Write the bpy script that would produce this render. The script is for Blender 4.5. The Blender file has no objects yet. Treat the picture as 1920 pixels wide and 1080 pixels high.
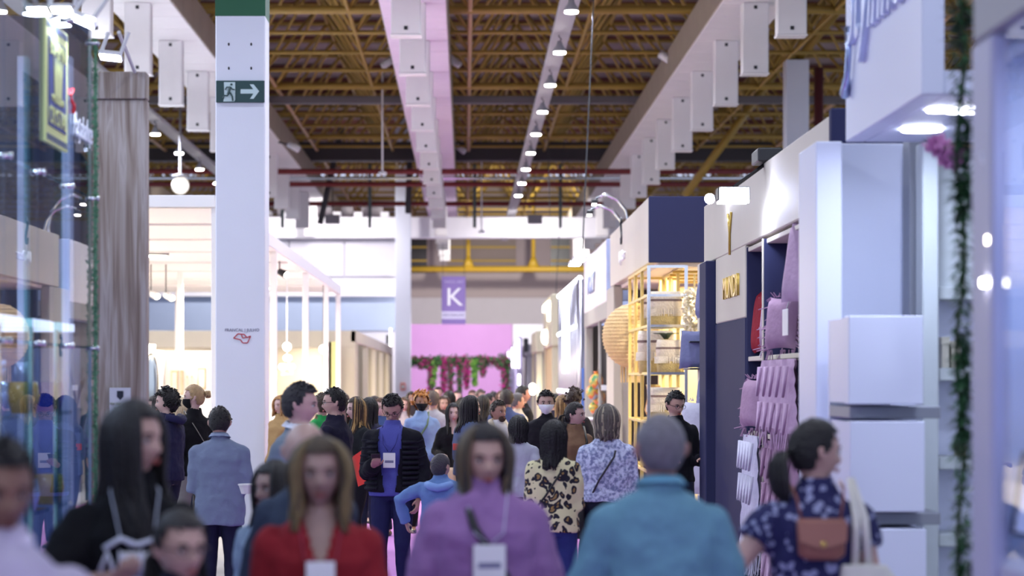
import bpy, bmesh, math, random
import numpy as np
from mathutils import Vector, Matrix, noise
random.seed(7)
sc = bpy.context.scene
C = sc.collection
# ---------------------------------------------------------------- camera, world, exposure
FP = 4533.0                       # focal length in pixels at 1920 wide (85 mm on 36 mm)
cd = bpy.data.cameras.new('camera'); cam = bpy.data.objects.new('camera', cd); C.objects.link(cam)
cam.location = (0, 0, 1.8); cam.rotation_euler = (math.radians(90), 0, 0)
cd.lens = 85; cd.sensor_width = 36; cd.shift_x = 87/1920; cd.shift_y = 172/1920
cd.clip_end = 400
cd.dof.use_dof = True; cd.dof.focus_distance = 21; cd.dof.aperture_fstop = 2.2
sc.camera = cam
w = bpy.data.worlds.new('world'); sc.world = w; w.use_nodes = True
w.node_tree.nodes['Background'].inputs[0].default_value = (0.66, 0.74, 1.0, 1)
w.node_tree.nodes['Background'].inputs[1].default_value = 0.80
sc.view_settings.view_transform = 'Standard'; sc.view_settings.look = 'None'
sc.view_settings.exposure = 0.82; sc.view_settings.gamma = 1; sc.view_settings.use_curve_mapping = False
def area(x, y, z, size, power, col, rot=(0, 0, 0), sy=None, spread=None):
    l = bpy.data.lights.new('lamp_or_fill_light', 'AREA'); l.energy = power; l.color = col; l.size = size
    if sy: l.shape = 'RECTANGLE'; l.size_y = sy
    else: l.shape = 'DISK'
    if spread: l.spread = math.radians(spread)
    o = bpy.data.objects.new('lamp_or_fill_light', l); C.objects.link(o); o.location = (x, y, z); o.rotation_euler = rot
    return o
WARM = (1.0, .86, .66); COOL = (.66, .76, 1.0); NEUT = (1, .96, .92)
# hall pendants run on over the visitors and behind the camera
LAMPS_R = [-8 + 5*i for i in range(10)] + [40 + 5*i for i in range(9)]
for i, y in enumerate(LAMPS_R):
    area(1.75, y, 7.88, .34, 120 if y < 25 else 260, (.80, .86, 1.0))
    area(-7.7, y, 7.88, .34, 120 if y < 25 else 260, (.80, .86, 1.0))
# lamps of the stands
for (x, y, z, s, p, c) in [
    (-5.2, 33, 3.68, .5, 370, WARM), (-7.4, 33, 3.68, .5, 370, WARM), (-5.2, 40, 3.68, .5, 370, WARM), (-7.4, 41, 3.68, .5, 370, WARM),
    (-4.6, 47, 3.68, .5, 370, WARM), (-7.0, 49, 3.68, .5, 370, WARM), (-4.6, 54, 3.68, .5, 320, WARM),
    (3.2, 30.5, 3.1, .4, 90, WARM), (3.6, 33.5, 3.1, .4, 80, WARM), (3.4, 27.0, 3.1, .3, 50, WARM),
    (2.9, 40, 2.7, .3, 25, NEUT), (2.75, 63, 2.6, .3, 60, WARM), (2.75, 72, 2.6, .3, 60, WARM),
    (-4.0, 63.2, 2.8, .5, 120, WARM), (-8, 63, 2.8, .5, 120, WARM), (-3.6, 72, 2.8, .4, 90, WARM), (-3.6, 78, 2.8, .4, 90, WARM), (-3.6, 85, 2.8, .4, 90, WARM)]:
    area(x, y, z, s, p, c)
area(2.27, 12.03, 3.03, .17, 6, COOL); area(2.32, 11.18, 3.03, .17, 6, COOL)
area(1.95, 6.6, 2.74, .25, 4, COOL); area(2.05, 5.0, 2.74, .4, 8, COOL)
area(-3.1, 10.6, 3.5, .6, 18, COOL); area(-3.0, 8.0, 3.5, .5, 18, COOL)
for wx, wy in ((-5.0, 88.5), (-9.5, 88.5), (2.6, 88.5)): area(wx, wy+2.5, 7.7, .5, 140, (1, .95, .95), (math.radians(62), 0, 0))  # added washers that brighten the cross beam and left back wall

# ---------------------------------------------------------------- materials
MC = {}
def mat(name, col, rough=.6, metal=0, bump=0, bscale=40, var=0, vscale=6, emit=0, spec=.5):
    key = (name, tuple(col), rough, metal, bump, bscale, var, vscale, emit)
    if key in MC: return MC[key]
    m = bpy.data.materials.new(name); m.use_nodes = True; nt = m.node_tree; b = nt.nodes['Principled BSDF']
    c4 = (*col, 1); b.inputs['Base Color'].default_value = c4
    b.inputs['Roughness'].default_value = rough; b.inputs['Metallic'].default_value = metal
    b.inputs['Specular IOR Level'].default_value = spec
    tc = nt.nodes.new('ShaderNodeTexCoord')
    if var:
        n = nt.nodes.new('ShaderNodeTexNoise'); n.inputs['Scale'].default_value = vscale; n.inputs['Detail'].default_value = 5
        nt.links.new(tc.outputs['Object'], n.inputs['Vector'])
        r = nt.nodes.new('ShaderNodeMix'); r.data_type = 'RGBA'
        r.inputs[6].default_value = (*[max(0, v*(1-var)) for v in col], 1); r.inputs[7].default_value = (*[min(1, v*(1+var)) for v in col], 1)
        nt.links.new(n.outputs['Fac'], r.inputs[0]); nt.links.new(r.outputs[2], b.inputs['Base Color'])
    if bump:
        n2 = nt.nodes.new('ShaderNodeTexNoise'); n2.inputs['Scale'].default_value = bscale; n2.inputs['Detail'].default_value = 4
        nt.links.new(tc.outputs['Object'], n2.inputs['Vector'])
        bp = nt.nodes.new('ShaderNodeBump'); bp.inputs['Strength'].default_value = bump; bp.inputs['Distance'].default_value = .02
        nt.links.new(n2.outputs['Fac'], bp.inputs['Height']); nt.links.new(bp.outputs['Normal'], b.inputs['Normal'])
    if emit:
        b.inputs['Emission Color'].default_value = c4; b.inputs['Emission Strength'].default_value = emit
    MC[key] = m; return m
def srgb(r, g, b):
    f = lambda c: (c/255/12.92) if c/255 <= .04045 else ((c/255+.055)/1.055)**2.4
    return (f(r), f(g), f(b))
def cloth(r, g, b, bump=.5, var=.12, sc_=9):
    return mat('fabric', srgb(r, g, b), .85, 0, bump, 14, var, sc_, spec=.2)
def lamp(r, g, b, e): return mat('lamp_glow', srgb(r, g, b), .5, emit=e)
def paint(r, g, b, rough=.55, var=.05): return mat('paint', srgb(r, g, b), rough, 0, .05, 30, var, 1.5)
def ramp_mat(name, build):
    m = bpy.data.materials.new(name); m.use_nodes = True; nt = m.node_tree; build(nt, nt.nodes['Principled BSDF'], nt.nodes.new('ShaderNodeTexCoord')); return m
def ramp(nt, stops, const=False):
    r = nt.nodes.new('ShaderNodeValToRGB'); e = r.color_ramp.elements
    if const: r.color_ramp.interpolation = 'CONSTANT'
    while len(e) < len(stops): e.new(.5)
    for k, (p, c) in enumerate(stops): e[k].position = p; e[k].color = (*srgb(*c), 1)
    return r
def leopard(nt, b, tc):
    v = nt.nodes.new('ShaderNodeTexVoronoi'); v.inputs['Scale'].default_value = 21
    n = nt.nodes.new('ShaderNodeTexNoise'); n.inputs['Scale'].default_value = 9
    mx = nt.nodes.new('ShaderNodeMix'); mx.data_type = 'VECTOR'; mx.inputs[0].default_value = .12
    nt.links.new(tc.outputs['Object'], mx.inputs[4]); nt.links.new(n.outputs['Color'], mx.inputs[5]); nt.links.new(tc.outputs['Object'], n.inputs['Vector'])
    nt.links.new(mx.outputs[1], v.inputs['Vector'])
    r = ramp(nt, [(0, (150, 120, 70)), (.22, (28, 26, 40)), (.50, (222, 214, 170))], True)
    nt.links.new(v.outputs['Distance'], r.inputs[0]); nt.links.new(r.outputs[0], b.inputs['Base Color']); b.inputs['Roughness'].default_value = .8
def floral(nt, b, tc):
    v = nt.nodes.new('ShaderNodeTexVoronoi'); v.inputs['Scale'].default_value = 30
    n = nt.nodes.new('ShaderNodeTexNoise'); n.inputs['Scale'].default_value = 38; n.inputs['Detail'].default_value = 2
    nt.links.new(tc.outputs['Object'], v.inputs['Vector']); nt.links.new(tc.outputs['Object'], n.inputs['Vector'])
    a = nt.nodes.new('ShaderNodeMath'); a.operation = 'ADD'; nt.links.new(v.outputs['Distance'], a.inputs[0]); nt.links.new(n.outputs['Fac'], a.inputs[1])
    r = ramp(nt, [(0, (150, 155, 195)), (.83, (28, 30, 84))], True)
    nt.links.new(a.outputs[0], r.inputs[0]); nt.links.new(r.outputs[0], b.inputs['Base Color']); b.inputs['Roughness'].default_value = .8
def boucle(nt, b, tc):
    n = nt.nodes.new('ShaderNodeTexNoise'); n.inputs['Scale'].default_value = 42; n.inputs['Detail'].default_value = 4
    nt.links.new(tc.outputs['Object'], n.inputs['Vector'])
    r = ramp(nt, [(.38, (120, 128, 170)), (.6, (205, 212, 238))]); nt.links.new(n.outputs['Fac'], r.inputs[0]); nt.links.new(r.outputs[0], b.inputs['Base Color'])
    b.inputs['Roughness'].default_value = .9
def wood_panel(nt, b, tc):
    mp = nt.nodes.new('ShaderNodeMapping'); mp.inputs['Scale'].default_value = (14, 14, .7)
    n = nt.nodes.new('ShaderNodeTexNoise'); n.inputs['Scale'].default_value = 1.6; n.inputs['Detail'].default_value = 7; n.inputs['Distortion'].default_value = .8
    nt.links.new(tc.outputs['Object'], mp.inputs['Vector']); nt.links.new(mp.outputs[0], n.inputs['Vector'])
    r = ramp(nt, [(.3, (118, 100, 90)), (.48, (160, 146, 136)), (.62, (186, 178, 174)), (.75, (140, 122, 112))])
    nt.links.new(n.outputs['Fac'], r.inputs[0]); nt.links.new(r.outputs[0], b.inputs['Base Color']); b.inputs['Roughness'].default_value = .6
LEO = ramp_mat('leopard_fabric', leopard); FLO = ramp_mat('floral_fabric', floral); BOU = ramp_mat('boucle_fabric', boucle); WOODP = ramp_mat('wood_panel', wood_panel)
def glass_mat(name, tint=(.9, .95, 1), ior=1.5):
    m = bpy.data.materials.new(name); m.use_nodes = True; nt = m.node_tree
    for n in list(nt.nodes):
        if n.type != 'OUTPUT_MATERIAL': nt.nodes.remove(n)
    out = [n for n in nt.nodes if n.type == 'OUTPUT_MATERIAL'][0]
    t = nt.nodes.new('ShaderNodeBsdfTransparent'); t.inputs[0].default_value = (*tint, 1)
    g = nt.nodes.new('ShaderNodeBsdfGlossy'); g.inputs['Roughness'].default_value = .01
    f = nt.nodes.new('ShaderNodeFresnel'); f.inputs[0].default_value = ior
    mx = nt.nodes.new('ShaderNodeMixShader'); ge = nt.nodes.new('ShaderNodeNewGeometry'); mu = nt.nodes.new('ShaderNodeMath'); mu.operation = 'SUBTRACT'; mu.use_clamp = True; nt.links.new(f.outputs[0], mu.inputs[0]); nt.links.new(ge.outputs['Backfacing'], mu.inputs[1]); nt.links.new(mu.outputs[0], mx.inputs[0]); nt.links.new(t.outputs[0], mx.inputs[1]); nt.links.new(g.outputs[0], mx.inputs[2])
    nt.links.new(mx.outputs[0], out.inputs[0]); return m
GLASS = glass_mat('clear_glass', ior=1.75)
CHROME = mat('polished_metal', (.8, .82, .85), .18, 1); GOLD = mat('brass', srgb(205, 175, 105), .3, 1); GOLDP = mat('gold_paint', srgb(214, 190, 120), .4, .3)
WHITE = paint(225, 225, 228); BLACK = mat('black_plastic', (.012, .012, .015), .4)

# ---------------------------------------------------------------- mesh helpers
class MB:
    def __init__(s): s.v = []; s.f = []
    def box(s, x0, x1, y0, y1, z0, z1):
        n = len(s.v); s.v += [(x, y, z) for z in (z0, z1) for y in (y0, y1) for x in (x0, x1)]
        s.f += [tuple(n+i for i in q) for q in ((0, 2, 3, 1), (4, 5, 7, 6), (0, 1, 5, 4), (2, 6, 7, 3), (0, 4, 6, 2), (1, 3, 7, 5))]; return s
    def bbox(s, x0, x1, y0, y1, z0, z1, b=.01):
        # chamfered box
        bm = bmesh.new(); bmesh.ops.create_cube(bm, size=1)
        for v in bm.verts: v.co = Vector(((x0+x1)/2+v.co.x*(x1-x0), (y0+y1)/2+v.co.y*(y1-y0), (z0+z1)/2+v.co.z*(z1-z0)))
        bmesh.ops.bevel(bm, geom=bm.edges[:], offset=b, segments=1, affect='EDGES'); s.addbm(bm); return s
    def addbm(s, bm):
        n = len(s.v); bm.verts.index_update(); s.v += [tuple(v.co) for v in bm.verts]; s.f += [tuple(n+v.index for v in f.verts) for f in bm.faces]; bm.free()
    def path(s, pts, rad, n=8, flat=1.0, cap=True, up=None):
        pts = [Vector(p) for p in pts]; base = len(s.v); N = len(pts)
        if not hasattr(rad, '__len__'): rad = [rad]*N
        prev = None
        for i, p in enumerate(pts):
            t = (pts[min(i+1, N-1)]-pts[max(i-1, 0)])
            if t.length < 1e-9: t = Vector((0, 0, 1))
            t.normalize()
            u = Vector(up) if up else (prev if prev else (Vector((0, 1, 0)) if abs(t.y) < .9 else Vector((1, 0, 0))))
            a = (u - t*u.dot(t))
            if a.length < 1e-6: a = t.orthogonal()
            a.normalize(); b = t.cross(a); prev = a
            for k in range(n):
                an = 2*math.pi*k/n; q = p + a*(math.cos(an)*rad[i]*flat) + b*(math.sin(an)*rad[i]); s.v.append(tuple(q))
        for i in range(N-1):
            for k in range(n):
                k2 = (k+1) % n; s.f.append((base+i*n+k, base+(i+1)*n+k, base+(i+1)*n+k2, base+i*n+k2))
        if cap:
            s.f.append(tuple(base+k for k in range(n))); s.f.append(tuple(base+(N-1)*n+k for k in reversed(range(n))))
        return s
    def tube(s, p0, p1, r0, r1=None, n=8): return s.path([p0, p1], [r0, r0 if r1 is None else r1], n)
    def rings(s, rows, n=20, ex=2.4):
        # rows of (z, halfwidth, halfdepth, xoff, yoff)
        base = len(s.v)
        for (z, a, b, xo, yo) in rows:
            for k in range(n):
                t = 2*math.pi*k/n; c, d = math.cos(t), math.sin(t)
                s.v.append((xo+a*math.copysign(abs(c)**(2/ex), c), yo+b*math.copysign(abs(d)**(2/ex), d), z))
        for i in range(len(rows)-1):
            for k in range(n):
                k2 = (k+1) % n; s.f.append((base+i*n+k, base+i*n+k2, base+(i+1)*n+k2, base+(i+1)*n+k))
        s.f.append(tuple(base+k for k in reversed(range(n)))); s.f.append(tuple(base+(len(rows)-1)*n+k for k in range(n))); return s
    def lathe(s, prof, c=(0, 0, 0), n=16):
        base = len(s.v)
        for (r, z) in prof:
            for k in range(n): s.v.append((c[0]+r*math.cos(2*math.pi*k/n), c[1]+r*math.sin(2*math.pi*k/n), c[2]+z))
        for i in range(len(prof)-1):
            for k in range(n):
                k2 = (k+1) % n; s.f.append((base+i*n+k, base+i*n+k2, base+(i+1)*n+k2, base+(i+1)*n+k))
        s.f.append(tuple(base+k for k in reversed(range(n)))); s.f.append(tuple(base+(len(prof)-1)*n+k for k in range(n))); return s
    def ell(s, c, r, n=12, m=8):
        prof = [(max(1e-4, math.sin(math.pi*i/m)), -math.cos(math.pi*i/m)) for i in range(m+1)]
        base = len(s.v)
        for (q, z) in prof:
            for k in range(n): s.v.append((c[0]+r[0]*q*math.cos(2*math.pi*k/n), c[1]+r[1]*q*math.sin(2*math.pi*k/n), c[2]+r[2]*z))
        for i in range(m):
            for k in range(n):
                k2 = (k+1) % n; s.f.append((base+i*n+k, base+i*n+k2, base+(i+1)*n+k2, base+(i+1)*n+k))
        return s
    def poly(s, pts, d):
        # extrude polygon pts (3D) by vector d
        n = len(s.v); N = len(pts); d = Vector(d); s.v += [tuple(Vector(p)) for p in pts]+[tuple(Vector(p)+d) for p in pts]
        s.f.append(tuple(n+i for i in range(N))); s.f.append(tuple(n+N+i for i in reversed(range(N))))
        for i in range(N): j = (i+1) % N; s.f.append((n+i, n+N+i, n+N+j, n+j))
        return s
    def xf(s, M): s.v = [tuple(M @ Vector(v)) for v in s.v]; return s
    def mesh(s, name, m=None, smooth=False, off=(0, 0, 0)):
        me = bpy.data.meshes.new(name); ox, oy, oz = off
        me.from_pydata([(x-ox, y-oy, z-oz) for x, y, z in s.v], [], s.f)
        if m: me.materials.append(m)
        if smooth: me.polygons.foreach_set('use_smooth', [True]*len(me.polygons))
        return me
    def build(s, name, m, parent=None, smooth=False, local=False):
        if parent is None:
            a = np.array(s.v); off = ((a[:, 0].min()+a[:, 0].max())/2, (a[:, 1].min()+a[:, 1].max())/2, a[:, 2].min())
        elif local: off = (0, 0, 0)
        else: off = wloc(parent)
        o = bpy.data.objects.new(name, s.mesh(name, m, smooth, off)); C.objects.link(o)
        if parent is None: o.location = off
        else: o.parent = parent
        return o
def wloc(o):
    l = Vector((0, 0, 0))
    while o: l = l+o.location; o = o.parent
    return tuple(l)
def tag(o, label, cat, group=None, kind=None):
    o['label'] = label; o['category'] = cat
    if group: o['group'] = group
    if kind: o['kind'] = kind
    return o
def struct(o): o['kind'] = 'structure'; return o
def thing(name, loc, label, cat, group=None, rz=0):
    o = bpy.data.objects.new(name, None); o.empty_display_size = .1; C.objects.link(o); o.location = loc; o.rotation_euler = (0, 0, rz)
    return tag(o, label, cat, group)
def piece(me, name, parent, loc, rz=0):
    o = bpy.data.objects.new(name, me); C.objects.link(o); o.parent = parent; o.location = loc; o.rotation_euler = (0, 0, rz); return o
def X(px, Y): return (px-873)*Y/FP
def Z(py, Y): return 1.8+(712-py)*Y/FP
def text(s, size, M, m, parent, depth=.008, sx=1, name='lettering', shear=0, align='CENTER'):
    cu = bpy.data.curves.new('t', 'FONT'); cu.body = s; cu.size = size; cu.extrude = depth; cu.align_x = align; cu.align_y = 'CENTER'; cu.shear = shear; cu.resolution_u = 3
    o = bpy.data.objects.new('t', cu); C.objects.link(o)
    me = bpy.data.meshes.new_from_object(o.evaluated_get(bpy.context.evaluated_depsgraph_get()))
    bpy.data.objects.remove(o); bpy.data.curves.remove(cu)
    me.transform(Matrix.Translation(-Vector(wloc(parent))) @ M @ Matrix.Diagonal((sx, 1, 1, 1))); me.materials.clear(); me.materials.append(m)
    q = bpy.data.objects.new(name, me); C.objects.link(q); q.parent = parent; return q
def face_cam(x, y, z): return Matrix.Translation((x, y, z)) @ Matrix.Rotation(math.pi/2, 4, 'X')
def face_left(x, y, z): return Matrix.Translation((x, y, z)) @ Matrix.Rotation(-math.pi/2, 4, 'Z') @ Matrix.Rotation(math.pi/2, 4, 'X')   # normal -X
def face_right(x, y, z): return Matrix.Translation((x, y, z)) @ Matrix.Rotation(math.pi/2, 4, 'Z') @ Matrix.Rotation(math.pi/2, 4, 'X')  # normal +X
# ================================================================ HALL SHELL
struct(MB().box(-30, 30, -12, 127, -.1, 0).build('floor', mat('floor_concrete', srgb(150, 148, 150), .6, var=.1)))
tag(MB().box(-1.95, 1.5, -8, 118, 0, .008).build('aisle_carpet', mat('carpet', srgb(190, 130, 200), .95, 0, .4, 200, .08, 3)), 'lilac carpet runner along the aisle under the crowd', 'carpet')
WT = paint(228, 226, 232)
# end wall: pale lower band and beige-pink upper band
ew = struct(MB().box(-30, 30, 125, 125.4, 0, 6.05).build('wall_back', paint(222, 214, 214)))
struct(MB().box(-30, 30, 124.9, 125.0, 6.05, 7.3).build('upper_band', paint(196, 178, 172), ew))
for a, b in ((-30, -2.9), (-2.0, -.95), (2.6, 4.4), (5.4, 30)): struct(MB().box(a, b, 125, 125.4, 7.3, 12.2).build('upper_wall_panel', paint(170, 152, 150), ew))
GW = mat('dark_window', srgb(50, 46, 50), .3)
for a, b in ((-2.9, -2.0), (-.95, 2.6), (4.4, 5.4)):
    fr = MB().box(a, b, 125.1, 125.2, 7.3, 9.1).build('louvre_window', GW if b < 0 or a > 4 else paint(150, 132, 122), ew)
    for z in (7.9, 8.6): MB().box(a, b, 124.9, 125.0, z, z+.1).build('glazing_bar', mat('yellow_paint', srgb(196, 158, 42), .5), fr)
    MB().box(a, b, 125.1, 125.3, 9.1, 12.2).build('upper_wall_panel', paint(160, 142, 130), ew)
YEL = mat('yellow_paint', srgb(196, 158, 42), .5)
YEL2 = mat('yellow_paint', srgb(160, 130, 54), .5, var=.15, vscale=2)
yb = thing('yellow_pipe_beam', (0, 118, 7.2), 'horizontal yellow pipe beam above the banner with two upright posts', 'beam')
MB().tube((-3, 118, 7.2), (12, 118, 7.2), .15, n=12).build('pipe', YEL, yb, True)
for px in (878, 1000):
    x = X(px, 118); MB().tube((x, 118, 7.2), (x, 118, 12), .1, n=8).build('post', YEL, yb, True)
    MB().lathe([(.3, 0), (.1, .5)], (x, 118, 7.3), 10).build('post_foot', YEL, yb, True)
# pink portal wall behind the flowers
pk = tag(MB().box(X(700, 120), X(960, 120), 120, 120.3, 0, 4.56).build('pink_wall', paint(214, 158, 218)), 'plain pink partition wall at the end of the aisle', 'wall')
area(-1.2, 114, 6.2, 1.0, 110, (1, .9, 1), (math.radians(35), 0, 0))  # added fill light brightening the pink wall, no fitting modelled
area(0, 93, 4.4, .3, 150, NEUT, (math.radians(65), 0, 0)); area(3.4, 106, 8.0, .5, 800, NEUT, (math.radians(70), 0, 0))  # added fill lights for the flower arch and the end wall
# cross beam, blocks, left back wall
cb = thing('concrete_cross_beam', (0, 95, 7.3), 'long white concrete beam crossing the hall above the aisle', 'beam')
MB().bbox(X(480, 95), X(1165, 95), 94.6, 95.4, Z(447, 95), Z(408, 95), .02).build('beam', WT, cb)
for px in (537, 582, 632, 672, 722): MB().bbox(X(px-8, 95), X(px+8, 95), 94.7, 95.3, Z(408, 95), Z(398, 95), .02).build('block', WT, cb)
wl = struct(MB().box(-24, X(742, 96), 96, 96.3, 0, Z(447, 96)).build('wall_left_back', paint(208, 206, 216)))
for a, b in ((-24, X(541, 95.9)), (X(543, 95.9), X(645, 95.9)), (X(647, 95.9), X(742, 95.9))):
    MB().bbox(a, b, 95.85, 96, Z(519, 96), Z(450, 96), .015).build('wall_panel', paint(204, 202, 212), wl)
MB().bbox(-24, X(742, 95), 95.5, 96, Z(556, 95.5), Z(522, 95.5), .02).build('lower_beam', WT, wl)
MB().box(-24, X(742, 95), 95.9, 96, Z(620, 96), Z(556, 96)).build('blue_band', paint(168, 182, 208), wl)
for a, b in ((520, 575), (583, 625), (640, 662), (677, 718)):
    MB().bbox(X(a, 97), X(b, 97), 97, 97.2, Z(408, 97), Z(388, 97), .02).build('parapet_panel', paint(196, 188, 192), wl)
def column(px0, px1, Y, z1, label, extra=None, d=.6):
    t = thing('concrete_column', (X((px0+px1)/2, Y), Y+d/2, 0), label, 'column')
    x0, x1 = X(px0, Y), X(px1, Y)
    MB().bbox(x0, x1, Y, Y+d, 0, z1, .012).build('shaft', paint(214, 218, 232), t); return t, x0, x1
t, x0, x1 = column(404, 497, 28.6, 9.75, 'tall white square concrete column carrying the green exit sign')
Yc = 28.6
MB().box(x0-.004, x1+.004, Yc-.004, Yc+.604, Z(30, Yc), Z(-20, Yc)).build('green_band', paint(28, 88, 60), t)
for px in (429, 471):
    for py in (83, 128): MB().ell((X(px, Yc), Yc, Z(py, Yc)), (.012, .008, .02), 8, 4).build('bolt', BLACK, t)
# painted state outline mark
RED = paint(176, 52, 66)
mk = [(438, 634), (446, 626), (458, 627), (463, 633), (470, 630), (464, 643), (455, 643), (451, 637)]
mk2 = [(452, 626), (455, 634), (470, 631)]
P3 = lambda p: (X(p[0], Yc), Yc-.002, Z(p[1], Yc))
mm = MB(); [mm.tube(P3(mk[i]), P3(mk[(i+1) % 8]), .007, n=5) for i in range(8)]; [mm.tube(P3(mk2[i]), P3(mk2[i+1]), .006, n=5) for i in range(2)]
mm.build('red_emblem', RED, t)
text('FRANCAL | JULHO', .05, face_cam(X(454, Yc), Yc-.002, Z(619, Yc)), paint(120, 120, 140), t, .002)
# exit sign
ex = thing('exit_sign', (X(450, Yc), Yc, Z(192, Yc)), 'dark green running man exit sign with arrow pointing right', 'sign')
EY = Yc-.03
MB().bbox(X(405, EY), X(496, EY), EY, Yc-.002, Z(192, EY), Z(151, EY), .004).build('plate', paint(34, 66, 68), ex)
PALE = mat('pale_print', srgb(186, 208, 212), .6); GRN = paint(34, 66, 68)
E = lambda x, y: (X(400+x*110/1485, EY), EY-.003, Z(130+y*80/1080, EY))
MB().poly([E(*p) for p in ((268, 325), (553, 325), (553, 770), (530, 815), (250, 815), (280, 700))], (0, .004, 0)).build('doorway_symbol', PALE, ex)
MB().poly([E(*p) for p in ((690, 505), (1010, 505), (920, 380), (1020, 380), (1160, 555), (1020, 745), (930, 745), (1015, 615), (690, 615))], (0, .004, 0)).build('arrow_symbol', PALE, ex)
rm = MB(); F = lambda x, y: (E(x, y)[0], EY-.008, E(x, y)[2])
rm.ell(F(460, 385), (.014, .003, .014), 10, 5)
for pts, r in (([(430, 440), (400, 560), (370, 640)], .016), ([(400, 455), (340, 450), (300, 520)], .007), ([(430, 450), (490, 510), (545, 515)], .007),
               ([(370, 640), (360, 670), (270, 665), (250, 740)], .009), ([(430, 590), (480, 690), (495, 800)], .011)):
    rm.path([F(*p) for p in pts], r, 6)
rm.build('running_figure_symbol', GRN, ex)
t2, _, _ = column(741, 770, 93, 12, 'far white concrete column at the end of the left stands')
fs = thing('fire_extinguisher_sign', (X(755, 92.9), 92.97, Z(735, 92.9)), 'small red framed fire sign on the far white column', 'sign')
MB().bbox(X(751, 92.9), X(760, 92.9), 92.9, 92.96, Z(732, 92.9), Z(718, 92.9), .01).build('frame', paint(200, 90, 70), fs)
MB().box(X(753, 92.9), X(758, 92.9), 92.88, 92.9, Z(729, 92.9), Z(721, 92.9)).build('face', PALE, fs)
t3, _, _ = column(1474, 1517, 60, 9.75, 'white column at the right, topped by yellow roof struts')
for k, (dx, dy, dz) in enumerate(((-1.6, 1.7, 2.4), (1.6, 1.7, 2.4), (1.6, -1.7, 2.4), (-1.6, -1.7, 2.4))):
    bx = X(1495, 60); MB().tube((bx, 60.3, 9.7), (bx+dx, 60.3+dy, 9.7+dz-.4), .1, n=10).build('strut', YEL2, t3, True)
tag(MB().tube((6.8, 75, 7.5), (10.1, 75, 12), .13, n=10).build('roof_brace', YEL2, None, True), 'long thick yellow brace leaning behind the right hand duct', 'brace')
tag(MB().tube((X(1535, 62), 62, 2), (X(1535, 62), 62, 9.8), .12, n=8).build('red_pipe_riser', mat('dark_red', srgb(90, 40, 45), .5), None, True), 'dark red vertical pipe beside the right white column', 'pipe')
# ---------------------------------------------------------------- roof
ceil = struct(MB().box(-30, 30, -12, 127, 12.6, 12.7).build('ceiling', mat('roof_dark', srgb(70, 58, 52), .8)))
shm = MB().box(-30, 30, -.72, .72, -.04, .04).mesh('roof_sheet', mat('roof_sheet', srgb(176, 160, 160), .6, var=.2, vscale=1))
for i in range(60): piece(shm, 'roof_sheet', ceil, (0, 22+1.72*i-57.5, 12.45-12.6)).matrix_parent_inverse = Matrix.Identity(4)
for o in ceil.children: o.location.y += 0
pum = MB().box(-24, 24, -.05, .05, -.09, .09).mesh('roof_purlin', mat('dark_red', srgb(110, 62, 52), .6))
for i in range(31): piece(pum, 'purlin', ceil, (0, 23.2+3.4*i-57.5, 12.25-12.6))
MX, MY, ZB, ZT = 2.64, 3.4, 9.8, 11.75
sf = thing('roof_space_frame', (0, 80, ZB), 'yellow tubular space frame lattice filling the roof', 'roof frame')
bl = lambda me, n, x, y, z: piece(me, n, sf, (x, y-80, z-ZB))
k0, k1, NY, Y0 = -7, 8, 28, 25.1
xs = [.1+MX*k for k in range(k0, k1+1)]; ys = [Y0+MY*j for j in range(NY+1)]
tm = MB().tube((xs[0], 0, 0), (xs[-1], 0, 0), .055, n=6).mesh('cross_chord', YEL2, True)
tm2 = MB().tube((xs[0], 0, 0), (xs[-1], 0, 0), .10, n=6).mesh('cross_chord', YEL2, True)
lm = MB().tube((0, ys[0], 0), (0, ys[-1], 0), .06, n=6).mesh('long_chord', mat('pinkish_tube', srgb(186, 150, 110), .5), True)
lm2 = MB().tube((0, ys[0], 0), (0, ys[-1], 0), .05, n=6).mesh('long_chord', YEL2, True)
for j, y in enumerate(ys):
    bl(tm2 if j % 4 == 0 else tm, 'cross_chord', 0, y, ZB)
    if j < NY: bl(tm, 'cross_chord', 0, y+MY/2, ZT)
for i, x in enumerate(xs):
    bl(lm if i % 2 == 1 else lm2, 'long_chord', x, 0-0, ZB).location.y = -80
    if i < len(xs)-1: bl(lm2, 'long_chord', x+MX/2, 0, ZT).location.y = -80
dms = [MB().tube((0, 0, 0), (sx*MX/2, sy*MY/2, ZT-ZB), .042, n=5).mesh('diagonal', YEL2, True) for sx in (-1, 1) for sy in (-1, 1)]
rest = MB(); cnt = 0
for j, y in enumerate(ys[:-1]):
    for x in xs:
        for d, (sx, sy) in enumerate(((-1, -1), (-1, 1), (1, -1), (1, 1))):
            if cnt < 300 and y > 48: bl(dms[d], 'diagonal', x, y, ZB); cnt += 1
            else: rest.tube((x, y, ZB), (x+sx*MX/2, y+sy*MY/2, ZT), .042, n=4)
rest.build('far_diagonals', YEL2, sf)['kind'] = 'stuff'
GR = mat('grey_steel', srgb(104, 100, 104), .5); DK = mat('dark_steel', srgb(58, 54, 58), .6); RD = mat('dark_red', srgb(122, 34, 34), .5)
tag(MB().bbox(-18, 20, 66.9, 67.15, 9.44, 9.66, .02).build('steel_girder', GR), 'slim grey girder crossing under the yellow lattice', 'girder')
tag(MB().bbox(-22, 22, 84.3, 84.9, 9.44, 10.1, .04).build('steel_girder', DK), 'deep dark girder crossing the roof behind the grey one', 'girder')
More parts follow.
